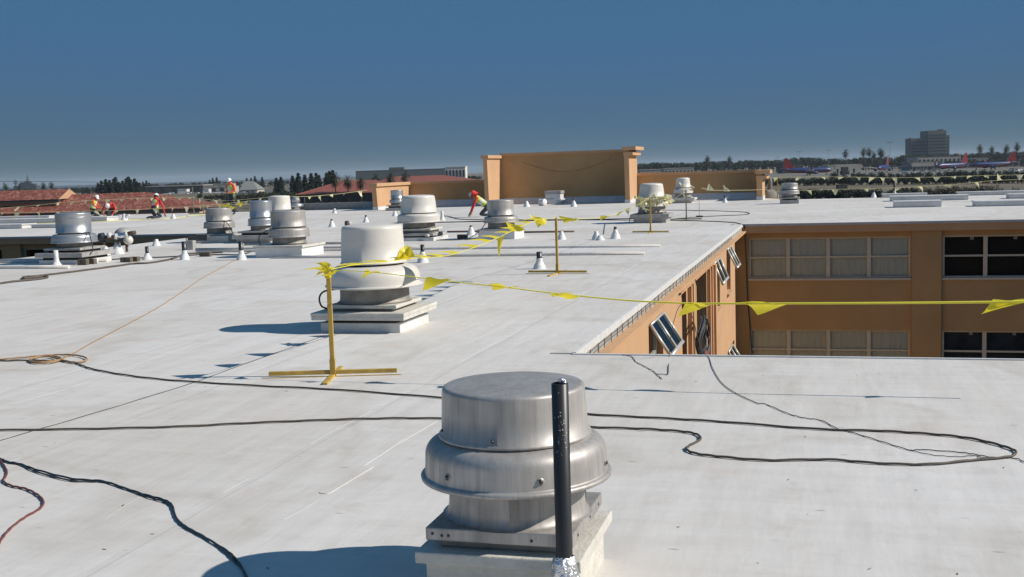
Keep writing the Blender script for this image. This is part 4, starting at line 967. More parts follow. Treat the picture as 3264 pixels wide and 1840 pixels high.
# hanging coil in the courtyard doorway
g = WX(2240, 1085, -2.05); t = empty('cable_coil', g); tag(t, 'round dark wire coil hanging in the courtyard doorway', 'cable coil')
b = MB(); random.seed(4)
for k in range(13):
    rr = random.uniform(.26, .44); ph = random.uniform(0, 1); ox = random.uniform(-.05, .05)
    b.tube([(ox + .03 * math.sin(a * .9 + ph), math.cos(a * PI / 12) * rr * 1.5, math.sin(a * PI / 12) * rr) for a in range(25)], .012, 'shipgrey', 5, False)
b.build('coil', t)
b = MB(); b.tube(spline([(0, .0, .40), (.0, -.3, .7), WY(2222, 1000, 16) - g if False else Vector((.0, -1.0, 1.15))], 6), .01, 'cordblack', 5); b.build('hanging_cord', t)
b = MB(); b.ell((.06, -.2, -.35), .08, .25, .22, 'cordred', 12, 8); b.build('red_cloth', t)

# ================================================================ people
def skin_body(name, J, E, parent_loc, segs):
    """J: joint -> (pos, radius); E: edges; one continuous skinned surface"""
    names = list(J); idx = {n: i for i, n in enumerate(names)}
    me = bpy.data.meshes.new(name); me.from_pydata([J[n][0] for n in names], [(idx[a], idx[b]) for a, b in E], [])
    o = bpy.data.objects.new(name, me); C.objects.link(o)
    md = o.modifiers.new('skin', 'SKIN'); md.use_smooth_shade = True
    for i, n in enumerate(names):
        r = J[n][1]; me.skin_vertices[0].data[i].radius = (r, r) if not isinstance(r, tuple) else r
        me.skin_vertices[0].data[i].use_root = (n == 'pelvis')
    ss = o.modifiers.new('sub', 'SUBSURF'); ss.levels = 2; ss.render_levels = 2
    dg = bpy.context.evaluated_depsgraph_get(); m2 = bpy.data.meshes.new_from_object(o.evaluated_get(dg))
    bpy.data.objects.remove(o)
    return m2
def seg_d(p, a, c):
    ac = c - a; t = max(0, min(1, (p - a).dot(ac) / max(1e-9, ac.length_squared))); return (p - a - ac * t).length
def person(loc, face, J, label, shirt, hat='hat', vestp=True, hood=False, hatpos=None, scale=1.0, hair=True, pouch=True):
    t = empty('person', loc, face); t.scale = (scale,) * 3; tag(t, label, 'person', 'roof workers')
    J = {k: (Vector(v[0]), v[1]) for k, v in J.items()}
    hd = J['head'][0]; nk = J['neck'][0]
    # fingers: short chains rooted in each palm
    E = [('pelvis', 'belly'), ('belly', 'chest'), ('chest', 'neck'), ('neck', 'head')]
    for s in 'lr':
        E += [('chest', 'sh' + s), ('sh' + s, 'el' + s), ('el' + s, 'wr' + s), ('wr' + s, 'ha' + s), ('pelvis', 'hip' + s), ('hip' + s, 'kn' + s), ('kn' + s, 'an' + s), ('an' + s, 'to' + s)]
    me = skin_body('body', J, E, loc, None)
    body = bpy.data.objects.new('body', me); C.objects.link(body); body.parent = t
    for m_ in (shirt, 'trouser', 'skin'): me.materials.append(M[m_])
    rad = lambda k: J[k][1] if not isinstance(J[k][1], tuple) else J[k][1][0]
    zones = {('chest', 'neck'): 0, ('belly', 'chest'): 0, ('pelvis', 'belly'): 1, ('neck', 'head'): 2}
    for s in 'lr':
        zones.update({('chest', 'sh' + s): 0, ('sh' + s, 'el' + s): 0, ('el' + s, 'wr' + s): 0, ('wr' + s, 'ha' + s): 2, ('pelvis', 'hip' + s): 1, ('hip' + s, 'kn' + s): 1, ('kn' + s, 'an' + s): 1, ('an' + s, 'to' + s): 1})
    for p in me.polygons:
        c = Vector(p.center); best = min(zones, key=lambda e: seg_d(c, J[e[0]][0], J[e[1]][0]) / max(.05, (rad(e[0]) + rad(e[1])) / 2))
        p.material_index = zones[best]; p.use_smooth = True
    # hands
    for s in 'lr':
        w, h = J['wr' + s][0], J['ha' + s][0]; d = (h - w).normalized(); side = d.cross(Vector((0, 0, 1))); side = side.normalized() if side.length > .1 else Vector((0, 1, 0)); dn = side.cross(d)
        b = MB()
        for k, ln in enumerate((.062, .075, .07, .055)):
            a = h + side * (k - 1.5) * .02; b.tube([a - d * .01, a + d * ln * .5 - dn * .004, a + d * ln * .8 - dn * .028, a + d * ln * .9 - dn * .045], [.0095, .009, .008, .006], 'skin', 6)
        sg = 1 if s == 'l' else -1
        b.tube([h - d * .05 + side * sg * .03, h - d * .01 + side * sg * .055, h + d * .03 + side * sg * .05], [.012, .011, .008], 'skin', 6)
        b.build('hand', t)
    fwd = (hatpos or Vector((1, 0, 0))).normalized(); up = (hd - nk).normalized(); fwd = (fwd - up * fwd.dot(up)).normalized(); sd_ = up.cross(fwd)
    T = Matrix((fwd, sd_, up)).transposed().to_4x4(); TT = Matrix.Translation(hd) @ T
    b = MB()   # face: eyes, nose, mouth, ears
    b.tube([TT @ Vector((.085, 0, .01)), TT @ Vector((.105, 0, -.025)), TT @ Vector((.09, 0, -.035))], [.008, .014, .008], 'skin', 6)
    for s in (1, -1):
        b.ell(TT @ Vector((.082, s * .033, .012)), .012, .012, .008, 'hair', 8, 5); b.ell(TT @ Vector((0, s * .085, -.01)), .022, .012, .032, 'skin', 8, 6)
    b.ell(TT @ Vector((.083, 0, -.062)), .01, .022, .006, 'cordred', 8, 4); b.build('face', t)
    if hair:
        b = MB(); b.lathe([(.09, -.045), (.098, -.02), (.10, .03)], 'hair', 14, TT @ Matrix.Translation((-.018, 0, 0))); b.build('hair', t)
    b = MB()
    pr = [(.0001, .135), (.05, .128), (.085, .10), (.108, .055), (.115, .02), (.120, .012)]
    b.lathe(pr, hat, 20, TT @ Matrix.Translation((-.005, 0, 0)))
    i = len(b.v); n = 12
    for k in range(n + 1):
        a = -1.2 + 2.4 * k / n; b.v.append(tuple(TT @ Vector((math.cos(a) * .112 - .005, math.sin(a) * .112, .018)))); b.v.append(tuple(TT @ Vector((math.cos(a) * .175 - .005, math.sin(a) * .145, .004))))
    for k in range(n): b.f.append((i + 2 * k, i + 2 * k + 1, i + 2 * k + 3, i + 2 * k + 2)); b.m.append(b.mi(hat)); b.sm.append(True)
    ho = b.build('hard_hat', t)
    if hood:
        b = MB(); b.lathe([(.05, .08), (.105, .04), (.115, -.06), (.10, -.16), (.13, -.22)], 'hatred', 16, TT @ Matrix.Translation((-.085, 0, 0))); b.build('hood', t)
    if vestp:
        ch, be, pe = J['chest'][0], J['belly'][0], J['pelvis'][0]
        ax = (ch - be).normalized(); sl, sr = J['shl'][0], J['shr'][0]; sdv = (sl - sr).normalized(); fr = sdv.cross(ax).normalized()
        b = MB(); rings = []; n = 20
        for c, rx, ry, in ((be.lerp(pe, .45), .185, .145), (be, .18, .142), (be.lerp(ch, .5), .19, .145), (ch, .205, .142), (ch.lerp(nk, .35), .19, .12), (ch.lerp(nk, .62), .12, .085)):
            rings.append([c + sdv * math.cos(2 * PI * k / n) * rx + fr * math.sin(2 * PI * k / n) * ry for k in range(n)])
        for a in range(len(rings) - 1):
            for k in range(n):
                k2 = (k + 1) % n; b.face([rings[a][k], rings[a][k2], rings[a + 1][k2], rings[a + 1][k]], 'vesttape' if (a == 1 or k in (4, 5, 14, 15)) else 'vest', True)
        b.build('vest', t)
    if pouch:
        pe = J['pelvis'][0]
        for s in (1, -1): b = MB(); b.ell(pe + Vector((.02, s * .17, -.03)), .09, .05, .10, 'harness', 10, 7); b.build('tool_pouch', t)
    return t
def limb(sh, el, wr, ha, s): return {'sh' + s: (sh, .062), 'el' + s: (el, .048), 'wr' + s: (wr, .034), 'ha' + s: (ha, (.030, .045))}
def leg(hp, kn, an, to, s): return {'hip' + s: (hp, .095), 'kn' + s: (kn, .066), 'an' + s: (an, .048), 'to' + s: (to, .042)}
FACE_R = math.radians(YAW)      # +x of the figure runs to the right in the photo
# standing worker, looking at something in the hands
Jst = {'pelvis': ((0, 0, .93), .145), 'belly': ((0, 0, 1.1), .135), 'chest': ((.02, 0, 1.33), .15), 'neck': ((.05, 0, 1.50), .058), 'head': ((.10, 0, 1.615), .095)}
Jst |= limb((.02, .20, 1.40), (.02, .27, 1.13), (.22, .14, 1.06), (.30, .08, 1.08), 'l') | limb((.02, -.20, 1.40), (.0, -.27, 1.13), (.22, -.16, 1.04), (.30, -.10, 1.06), 'r')
Jst |= leg((0, .10, .88), (.02, .12, .48), (-.01, .13, .09), (.14, .15, .05), 'l') | leg((0, -.10, .88), (.02, -.12, .48), (-.01, -.13, .09), (.14, -.15, .05), 'r')
g = V(744, 684, 58.0); gg = G(742, 686)
sc_ = V(744, 567, (gg - O3).dot(FW)).z / 1.75
person((gg.x, gg.y, 0), FACE_R - 2.2, Jst, 'standing worker in orange shirt, lime vest and white hard hat', 'shirt_o', hatpos=Vector((1, 0, -.25)), scale=min(1.1, sc_))
# kneeling upright, leaning forward, facing right
Jk = {'pelvis': ((-.08, 0, .44), .15), 'belly': ((-.02, 0, .60), .14), 'chest': ((.06, 0, .84), .15), 'neck': ((.14, 0, 1.00), .058), 'head': ((.22, 0, 1.09), .095)}
Jk |= limb((.08, .19, .90), (.16, .24, .64), (.36, .14, .55), (.44, .10, .50), 'l') | limb((.08, -.19, .90), (.16, -.24, .64), (.36, -.14, .52), (.44, -.10, .48), 'r')
Jk |= leg((-.06, .11, .40), (.26, .16, .09), (-.14, .16, .07), (-.26, .16, .05), 'l') | leg((-.06, -.11, .40), (.26, -.16, .09), (-.14, -.16, .07), (-.26, -.16, .05), 'r')
def place(x, yfoot, ytop, hfig): 
    g = G(x, yfoot); z = V(x, ytop, (g - O3).dot(FW)).z; return g, z / hfig
g, s_ = place(300, 694, 623, 1.20)
person((g.x, g.y, 0), FACE_R - .1, Jk, 'kneeling worker in orange and lime vest, facing right, at far left', 'shirt_o', hatpos=Vector((1, 0, -.35)), scale=s_)
# bent over towards the camera, arms down
Jb = {'pelvis': ((-.30, 0, .48), .15), 'belly': ((-.16, 0, .58), .14), 'chest': ((.06, 0, .66), .15), 'neck': ((.20, 0, .66), .058), 'head': ((.30, 0, .62), .095)}
Jb |= limb((.08, .20, .68), (.16, .34, .42), (.30, .22, .16), (.36, .16, .10), 'l') | limb((.08, -.20, .68), (.16, -.34, .42), (.30, -.22, .16), (.36, -.16, .10), 'r')
Jb |= leg((-.28, .11, .42), (.02, .18, .09), (-.40, .18, .07), (-.52, .18, .05), 'l') | leg((-.28, -.11, .42), (.02, -.18, .09), (-.40, -.18, .07), (-.52, -.18, .05), 'r')
g, s_ = place(354, 694, 643, .79)
person((g.x, g.y, 0), FACE_R - PI / 2 - .1, Jb, 'worker in red shirt bent forward with the top of the hat showing', 'shirt_r', hatpos=Vector((.2, 0, -1)), scale=s_, vestp=False)
# kneeling, leaning to the right, seen from behind
Jc = {'pelvis': ((-.12, 0, .38), .17), 'belly': ((-.06, 0, .54), .16), 'chest': ((.0, 0, .78), .165), 'neck': ((.03, 0, .95), .062), 'head': ((.07, .02, 1.06), .098)}
Jc |= limb((.0, .20, .85), (.02, .27, .56), (.16, .20, .34), (.22, .18, .24), 'l') | limb((.04, -.20, .85), (.17, -.27, .56), (.28, -.22, .26), (.34, -.2, .14), 'r')
Jc |= leg((-.20, .12, .34), (.14, .20, .09), (-.32, .18, .08), (-.46, .18, .05), 'l') | leg((-.20, -.12, .34), (.14, -.18, .09), (-.34, -.18, .08), (-.46, -.18, .05), 'r')
g, s_ = place(500, 697, 617, 1.18)
person((g.x, g.y, 0), FACE_R + 1.0, Jc, 'kneeling worker in red shirt and dark trousers leaning right', 'shirt_r', hatpos=Vector((1, 0, -.6)), scale=s_)
# on hands and knees, facing left, red hood under a grey hat
g, s_ = place(1524, 692, 612, 1.06)
Jd = {'pelvis': ((-.42, 0, .42), .15), 'belly': ((-.24, 0, .58), .14), 'chest': ((.02, 0, .78), .15), 'neck': ((.14, 0, .90), .058), 'head': ((.24, 0, .95), .095)}
Jd |= limb((.04, .19, .80), (.16, .20, .50), (.26, .17, .22), (.33, .15, .08), 'l') | limb((.04, -.19, .80), (.20, -.20, .50), (.32, -.17, .20), (.40, -.15, .07), 'r')
Jd |= leg((-.40, .11, .38), (-.10, .18, .09), (-.52, .18, .08), (-.64, .18, .05), 'l') | leg((-.40, -.11, .38), (-.06, -.18, .09), (-.48, -.18, .08), (-.60, -.18, .05), 'r')
person((g.x, g.y, 0), FACE_R + PI, Jd, 'worker on knees facing left in red hood and lime vest', 'shirt_r', hat='hatgrey', hood=True, hatpos=Vector((1, 0, -.7)), scale=s_)

# ================================================================ far surroundings: houses
def hip_house(xl, xr, yeave, D, dep, zeave, zridge, rl, rr, label, tilem='tile', wallm='peach', name='tiled_house', yaw=0.0, gable_r=False):
    """xl..xr: photo columns of the eave at distance D; rl, rr: ridge ends as shares of the width"""
    A = V(xl, 600, D); B = V(xr, 600, D); c = (A + B) / 2; w = (B - A).length / 2
    t = empty(name, (c.x, c.y, GZ), math.radians(YAW) + yaw); tag(t, label, 'house')
    if tilem == 'tile': fb = MB(); fb.box(-w, w, .05, .5, zeave - GZ - .55, zeave - GZ - .02, 'darkwall'); fb.build('eave_board', t)
    ze, zr = zeave - GZ, zridge - GZ
    b = MB(); b.box(-w + .6, w - .6, .6, dep - .6, 0, ze - .05, wallm); wl_ = b.build('wall', t)
    b = MB(); x0, x1 = -w + 2 * w * rl, -w + 2 * w * rr; ym = dep / 2
    L0, R0, L1, R1 = Vector((-w, 0, ze)), Vector((w, 0, ze)), Vector((-w, dep, ze)), Vector((w, dep, ze)); r0, r1_ = Vector((x0, ym, zr)), Vector((x1, ym, zr))
    b.face([L0, R0, r1_, r0], tilem); b.face([R1, L1, r0, r1_], tilem); b.face([L1, L0, r0], tilem); b.face([R0, R1, r1_], wallm if gable_r else tilem)
    b.face([L0, L1, R1, R0], 'darkwall'); b.build('roof', t)
    b = MB(); n = max(3, int(w * 2 / 4))
    for k in range(n):
        x = -w + 1.5 + k * (2 * w - 3) / n
        b2 = MB(); b2.box(x, x + 1.3, .56, .62, ze - 2.2, ze - .9, 'pane'); b2.build('window', t)
    return t
hip_house(-260, 184, 634, 191, 10, -.6, 1.02, .0, 1.0, 'red tiled house at far left with a peach gable end', gable_r=True)
hip_house(-200, 640, 672, 188, 18, -2.75, .05, .2, .73, 'long red tiled house with a hip end behind the kneeling workers')
hip_house(-300, 120, 700, 170, 10, -4.2, -2.7, .2, .80, 'low red tiled roof at far left below the long tiled house')
hip_house(-40, 300, 705, 150, 6, -2.55, -2.35, .05, .95, 'low pale awning roof in front of the long red tiled house', 'cream', 'cream', name='low_building')
hip_house(935, 1240, 616, 330, 30, -3.2, .3, .42, .8, 'pink tiled hip roofed house behind the slim palms', 'tile2', 'darkwall')
hip_house(1190, 1530, 575, 420, 30, -1.5, .9, .12, .64, 'long pink tiled house behind the left parapet', 'tile2', 'darkwall')

def block_bld(xl, xr, ytop, D, dep, label, m_='greywall', steps=(), wins=0, floors=1, name='building', cat='building', rz=0.0, ybase=None, winm='pane', roofm=None):
    A = V(xl, 560, D); B = V(xr, 560, D); c = (A + B) / 2; w = (B - A).length / 2; z = V((xl + xr) / 2, ytop, D).z - GZ
    t = empty(name, (c.x, c.y, GZ), math.radians(YAW) + rz); tag(t, label, cat)
    b = MB(); b.box(-w, w, 0, dep, 0, z, m_); b.build('wall', t)
    b = MB(); b.box(-w - .2, w + .2, -.2, dep + .2, z + .001, z + .35, roofm or m_); b.build('roof', t)
    for i, (a, c_, yt, d0, d1_) in enumerate(steps):
        z2 = V((xl + xr) / 2, yt, D).z - GZ; b = MB(); b.box(-w + 2 * w * a, -w + 2 * w * c_, d0 * dep, d1_ * dep, z + .36, z2, m_); b.build('upper_block', t)
    if wins:
        for f in range(floors):
            for k in range(wins):
                x = -w + 2 * w * (k + .5) / wins; zz = z * (f + .5) / floors; hh = z / floors * .28
                b = MB(); b.box(x - w / wins * .45, x + w / wins * .45, -.12, .0, zz - hh, zz + hh, winm); b.build('window', t)
    return t
block_bld(1134, 1420, 542, 1300, 60, 'long low grey hangar on the horizon left of the white block', 'hotelwall', [(.37, .54, 533, 0, .4)])
block_bld(1419, 1484, 533, 560, 25, 'white block with a row of small windows beside the tall parapet', 'whitewall', wins=6, floors=2)
block_bld(461, 645, 594, 900, 30, 'long flat warehouse with a dark loading front on the left', 'darkwall', roofm='cream', wins=5)
block_bld(643, 733, 588, 1000, 20, 'flat cream building right of the long warehouse', 'cream', wins=4)
block_bld(666, 745, 596, 880, 14, 'lower cream shed in front of the flat cream building', 'cream', wins=3)
block_bld(563, 592, 605, 860, 8, 'white container before the long warehouse', 'whitewall', name='container', cat='container')
block_bld(644, 662, 604, 850, 8, 'small white box truck body before the warehouse', 'carwhite', name='container', cat='container')
hip_house(764, 822, 605, 800, 24, -5.9, .1, .05, .55, 'grey sloped roof shed right of the standing worker', 'greywall', 'cream')
block_bld(330, 352, 595, 640, 8, 'small pink house glimpsed among the dark conifers', 'peach', name='small_house', cat='house')
block_bld(2039, 2105, 542, 760, 20, 'flat cream building just right of the tall parapet', 'cream', wins=4)
block_bld(2118, 2212, 537, 900, 25, 'long pale airport shed above the right parapet', 'cream', wins=8)
block_bld(2640, 2745, 526, 980, 20, 'pale sunlit airport hall behind the first blue jet', 'cream')
block_bld(2925, 3062, 499, 1050, 30, 'terminal building with a brown roof below the tall hotel', 'cream', wins=10, roofm='wood')
block_bld(2900, 3000, 517, 900, 20, 'long grey gate pier left of the second terminal', 'greywall', wins=9)
block_bld(3070, 3264, 512, 960, 26, 'grey terminal wing at far right behind the jets', 'greywall', wins=12)
block_bld(3095, 3150, 505, 990, 14, 'small pale hall on top of the far right terminal row', 'cream', wins=4)
block_bld(2495, 2560, 520, 990, 20, 'low dark hall left of the first blue jet', 'darkwall')
# tall stepped hotel
def hotel():
    D = 1500; c = V(2964, 500, D); t = empty('hotel_tower', (c.x, c.y, GZ), math.radians(YAW)); tag(t, 'tall stepped dark hotel on the right horizon', 'building')
    s = D / F; zt = lambda y: V(2964, y, D).z - GZ
    for a, c_, y, d, e in ((2904, 2955, 440, 0, 22), (2955, 3012, 417, -4, 26), (3012, 3024, 433, -2, 24), (2950, 2960, 430, -1, 20), (2996, 3008, 413, 2, 10)):
        b = MB(); b.box((a - 2964) * s, (c_ - 2964) * s - .02, d, e, 0, zt(y) - (0 if y != 413 else 0), 'hotelwall'); w_ = b.build('tower_block', t)
        for f in range(9):
            b = MB(); z = 5 + f * 4.1
            if z > zt(y) - 3: break
            b.box((a - 2964) * s + 1, (c_ - 2964) * s - 1, d - .25, d, z, z + 1.5, 'pane'); b.build('window_band', w_)
    b = MB(); b.box((2905 - 2964) * s, (2915 - 2964) * s, 2, 12, zt(440), zt(437), 'cream'); b.box((3009 - 2964) * s, (3014 - 2964) * s, -1, 5, zt(433), zt(425), 'whitewall'); b.build('roof_plant', t)
    b = MB(); b.tube([((3026 - 2964) * s, -30, 0), ((3026 - 2964) * s, -30, zt(484))], .8, 'cream', 8); o = b.build('chimney', t)
hotel()
# jets parked at the terminal
def jet():
    t = empty('passenger_jet'); tag(t, 'x', 'airliner', 'blue and red jets parked at the gates')
    b = MB(); prof = [(0.01, 0, 0), (.9, .9, -.25), (2.4, 1.5, -.1), (5, 1.88, 0), (20, 1.9, 0), (28, 1.75, .15), (33, 1.0, .7), (36, .35, 1.1)]
    i = len(b.v); n = 20
    for x, r, dz in prof:
        for k in range(n): a = 2 * PI * k / n; b.v.append((x, math.cos(a) * max(r, .02), 3.6 + dz + math.sin(a) * max(r, .02)))
    for j in range(len(prof) - 1):
        for k in range(n):
            k2 = (k + 1) % n; zc = math.sin(2 * PI * (k + .5) / n)
            b.f.append((i + j * n + k, i + (j + 1) * n + k, i + (j + 1) * n + k2, i + j * n + k2)); b.m.append(b.mi('planered' if zc < -.45 else 'planeblue')); b.sm.append(True)
    b.build('fuselage', t)
    b = MB()
    for a, c_ in (((27.5, 5.2), (31.2, 12.3)), ): pass
    pts = [(27.0, 5.2), (31.8, 12.4), (34.0, 12.4), (34.6, 5.0)]
    for y in (-.18, .18): b.face([(x, y, z) for x, z in pts], 'planered')
    for k in range(4):
        (xa, za), (xb, zb) = pts[k], pts[(k + 1) % 4]; b.face([(xa, -.18, za), (xb, -.18, zb), (xb, .18, zb), (xa, .18, za)], 'planegrey' if k == 0 else 'planered')
    b.build('tail_fin', t)
    for s in (1, -1):
        b = MB(); b.box(0, 1, 0, 1, 0, 1, 'planegrey'); b.v = [(13, s * 1.6, 2.7), (20, s * 1.6, 2.8), (19.5, s * 16, 4.3), (21.2, s * 16, 4.35), (13, s * 1.6, 3.0), (20, s * 1.6, 3.1), (19.5, s * 16, 4.45), (21.2, s * 16, 4.5)]; w = b.build('wing', t)
        b = MB(); b.box(0, 1, 0, 1, 0, 1, 'planered'); b.v = [(19.8, s * 15.9, 4.4), (21.2, s * 15.9, 4.4), (21, s * 16.6, 6.6), (21.9, s * 16.6, 6.6), (19.8, s * 16.05, 4.4), (21.2, s * 16.05, 4.4), (21, s * 16.7, 6.6), (21.9, s * 16.7, 6.6)]; b.build('winglet', w)
        b = MB(); b.box(0, 1, 0, 1, 0, 1, 'planegrey'); b.v = [(31, s * .6, 4.6), (34, s * .6, 4.6), (33.5, s * 6, 5), (34.8, s * 6, 5), (31, s * .6, 4.8), (34, s * .6, 4.8), (33.5, s * 6, 5.1), (34.8, s * 6, 5.1)]; b.build('tailplane', t)
        b = MB(); b.lathe([(.0, 0), (.85, 0), (1.05, 1.2), (.95, 3), (.5, 4)], 'planeblue', 14, Matrix.Translation((12.2, s * 5, 1.9)) @ Matrix.Rotation(PI / 2, 4, 'Y')); b.build('engine', t)
    b = MB()
    for x, y in ((4, 0), (17, 2.6), (17, -2.6)): b.tube([(x, y, 0.45), (x, y, 2.4)], .12, 'planegrey', 6); b.lathe([(0, -.25), (.5, -.25), (.55, 0), (.5, .25), (0, .25)], 'cardark', 12, Matrix.Translation((x, y, .55)) @ Matrix.Rotation(PI / 2, 4, 'X'))
    b.build('landing_gear', t)
    return t
j0 = jet(); ry = math.radians(YAW)
def put_jet(o, xn, y, D, rz, lab, first=False):
    g = V(xn, 560, D); 
    if first: o.location = (g.x, g.y, GZ); o.rotation_euler = (0, 0, rz); o['label'] = lab; return o
    return copy_thing(o, (g.x, g.y, GZ), rz, 1.0, lab)
put_jet(j0, 2652, 555, 800, ry + PI + .10, 'blue jet with red tail, nose pointing right, left of the gates', True)
put_jet(j0, 2800, 555, 830, ry + 1.05, 'blue jet seen from behind with its bright red fin upright')
put_jet(j0, 2985, 555, 830, ry + .55, 'blue jet with dark red fin standing below the hotel')
put_jet(j0, 3095, 545, 820, ry + .15, 'blue jet at far right, nose pointing left, red tail at right')
def jetway(xa, xb, y, D, lab):
    A = V(xa, y, D); B = V(xb, y, D); t = empty('jet_bridge', (A.x, A.y, GZ)); tag(t, lab, 'jet bridge')
    d = B - A; b = MB(); z = A.z - GZ
    T = Matrix.Rotation(math.atan2(d.y, d.x), 4, 'Z'); L_ = d.xy.length
    b.box(0, L_, -1.5, 1.5, 3.4, 6.2, 'cream', T); b.build('tunnel', t); b = MB(); b.box(L_ * .1, L_ * .1 + 1, -.8, .8, 0, 3.39, 'darkwall', T); b.box(L_ * .8, L_ * .8 + 1, -.8, .8, 0, 3.39, 'darkwall', T); b.build('support', t)
jetway(2660, 2735, 535, 850, 'cream jet bridge right of the first blue jet'); jetway(2905, 2975, 530, 860, 'cream jet bridge between the second and third jets')
b = MB(); g = V(2695, 553, 780); T = Matrix.Translation((g.x, g.y, GZ)) @ Matrix.Rotation(ry, 4, 'Z'); b.box(-2, 2, 0, 4, 1, 5.2, 'darkwall', T); b.box(-3, 3, 1, 3, 0, 2.4, 'darkwall', T); o = b.build('service_truck'); tag(o, 'dark high loader truck in front of the first jet bridge', 'truck')

# vehicles, small
def car():
    t = empty('parked_car'); tag(t, 'x', 'car', 'cars parked far beyond the roof')
    b = MB(); b.box(-2.2, 2.2, -.9, .9, .35, .95, 'carwhite'); b.build('body', t, bevel=.12)
    b = MB(); b.box(-1.2, 1.3, -.8, .8, .951, 1.45, 'cardark'); b.build('cabin', t, bevel=.15)
    for x in (-1.4, 1.4):
        for y in (-.85, .85):
            b = MB(); b.lathe([(0, -.12), (.32, -.12), (.34, 0), (.32, .12), (0, .12)], 'cardark', 12, Matrix.Translation((x, y, .34)) @ Matrix.Rotation(PI / 2, 4, 'X')); b.build('wheel', t)
    return t
c0 = car(); first = True; random.seed(21)
for i, (x, y) in enumerate([(520, 612), (545, 613), (532, 616), (600, 612), (625, 613), (660, 611), (690, 612), (715, 611), (745, 613), (770, 611), (790, 612), (810, 611), (2870, 556), (2885, 556), (2915, 553), (2940, 551), (2975, 550), (3225, 545), (3245, 546), (3235, 550)]):
    g = G(x, y + (6 if x < 1000 else 0), GZ); lab = 'white car parked among others before the left warehouse' if x < 1000 else 'white vehicle parked among others near the jets'
    if first: c0.location = (g.x, g.y, GZ); c0.rotation_euler = (0, 0, ry + random.uniform(-.3, .3)); c0['label'] = lab; first = False
    else: copy_thing(c0, (g.x, g.y, GZ), ry + random.uniform(-.3, .3), 1.1, lab)

# ================================================================ bridge and ship
t = empty('long_bridge', V(150, 580, 4200).xy.to_3d()); tag(t, 'long thin road bridge on piers at the left horizon', 'bridge'); o0 = Vector(t.location)
b = MB(); dk = [V(x, y, D) - o0 for x, y, D in ((-250, 579, 4200), (-60, 578.5, 4200), (60, 578.5, 4200), (180, 579.5, 4250), (314, 581.5, 4400), (420, 585, 4700))]
q = spline(dk, 6)
for i in range(len(q) - 1):
    A, B = q[i], q[i + 1]; b.face([A + Vector((0, 0, 1.2)), B + Vector((0, 0, 1.2)), B - Vector((0, 0, 1.4)), A - Vector((0, 0, 1.4))], 'steelblue'); b.face([A + Vector((0, 0, 1.2)), B + Vector((0, 0, 1.2)), B + Vector((0, 14, 1.2)), A + Vector((0, 14, 1.2))], 'steelblue'); b.face([A - Vector((0, 0, 1.4)), B - Vector((0, 0, 1.4)), B + Vector((0, 14, -1.4)), A + Vector((0, 14, -1.4))], 'steelblue')
b.build('deck', t)
for x in (-60, -25, 11, 50, 95, 137, 177, 213, 251, 284, 318, 350):
    A = V(x, 580, 4250 + x * .6) - o0; b = MB(); zt_ = min(p.z for p in q if abs(p.x - A.x) < 120) if any(abs(p.x - A.x) < 120 for p in q) else 8
    b.box(A.x - 2, A.x + 2, A.y - 1, A.y + 6, GZ, zt_ - 1, 'steelblue'); b.build('pier', t)
D = 1900; c = V(86, 596, D); t = empty('grey_ship', (c.x, c.y, GZ), ry); tag(t, 'dark grey ship with a tall lattice mast at the left horizon', 'ship'); s = D / F
zz = lambda y: V(86, y, D).z - GZ
b = MB(); b.box(-38 * s, 34 * s, -6, 8, 0, zz(592), 'shipgrey'); b.build('hull', t)
b = MB(); b.box(-24 * s, 28 * s, -4, 6, zz(592), zz(586), 'shipgrey'); b.box(-20 * s, 14 * s, -3, 5, zz(586), zz(581), 'shipgrey'); b.box(-4 * s, 12 * s, -3, 4, zz(581), zz(577), 'shipgrey'); b.build('superstructure', t)
for x, y, w in ((3, 556, .9), (-36, 571, .8)):
    b = MB(); b.tube([(x * s, 0, zz(590)), (x * s, 0, zz(y))], [w * 1.5, w * .4], 'shipgrey', 8)
    for k in (.3, .5, .7): z = zz(590) + (zz(y) - zz(590)) * k; b.box(x * s - 5 * (1.1 - k), x * s + 6 * (1.1 - k), -.4, .4, z, z + 1.0, 'shipgrey')
    b.build('mast', t)

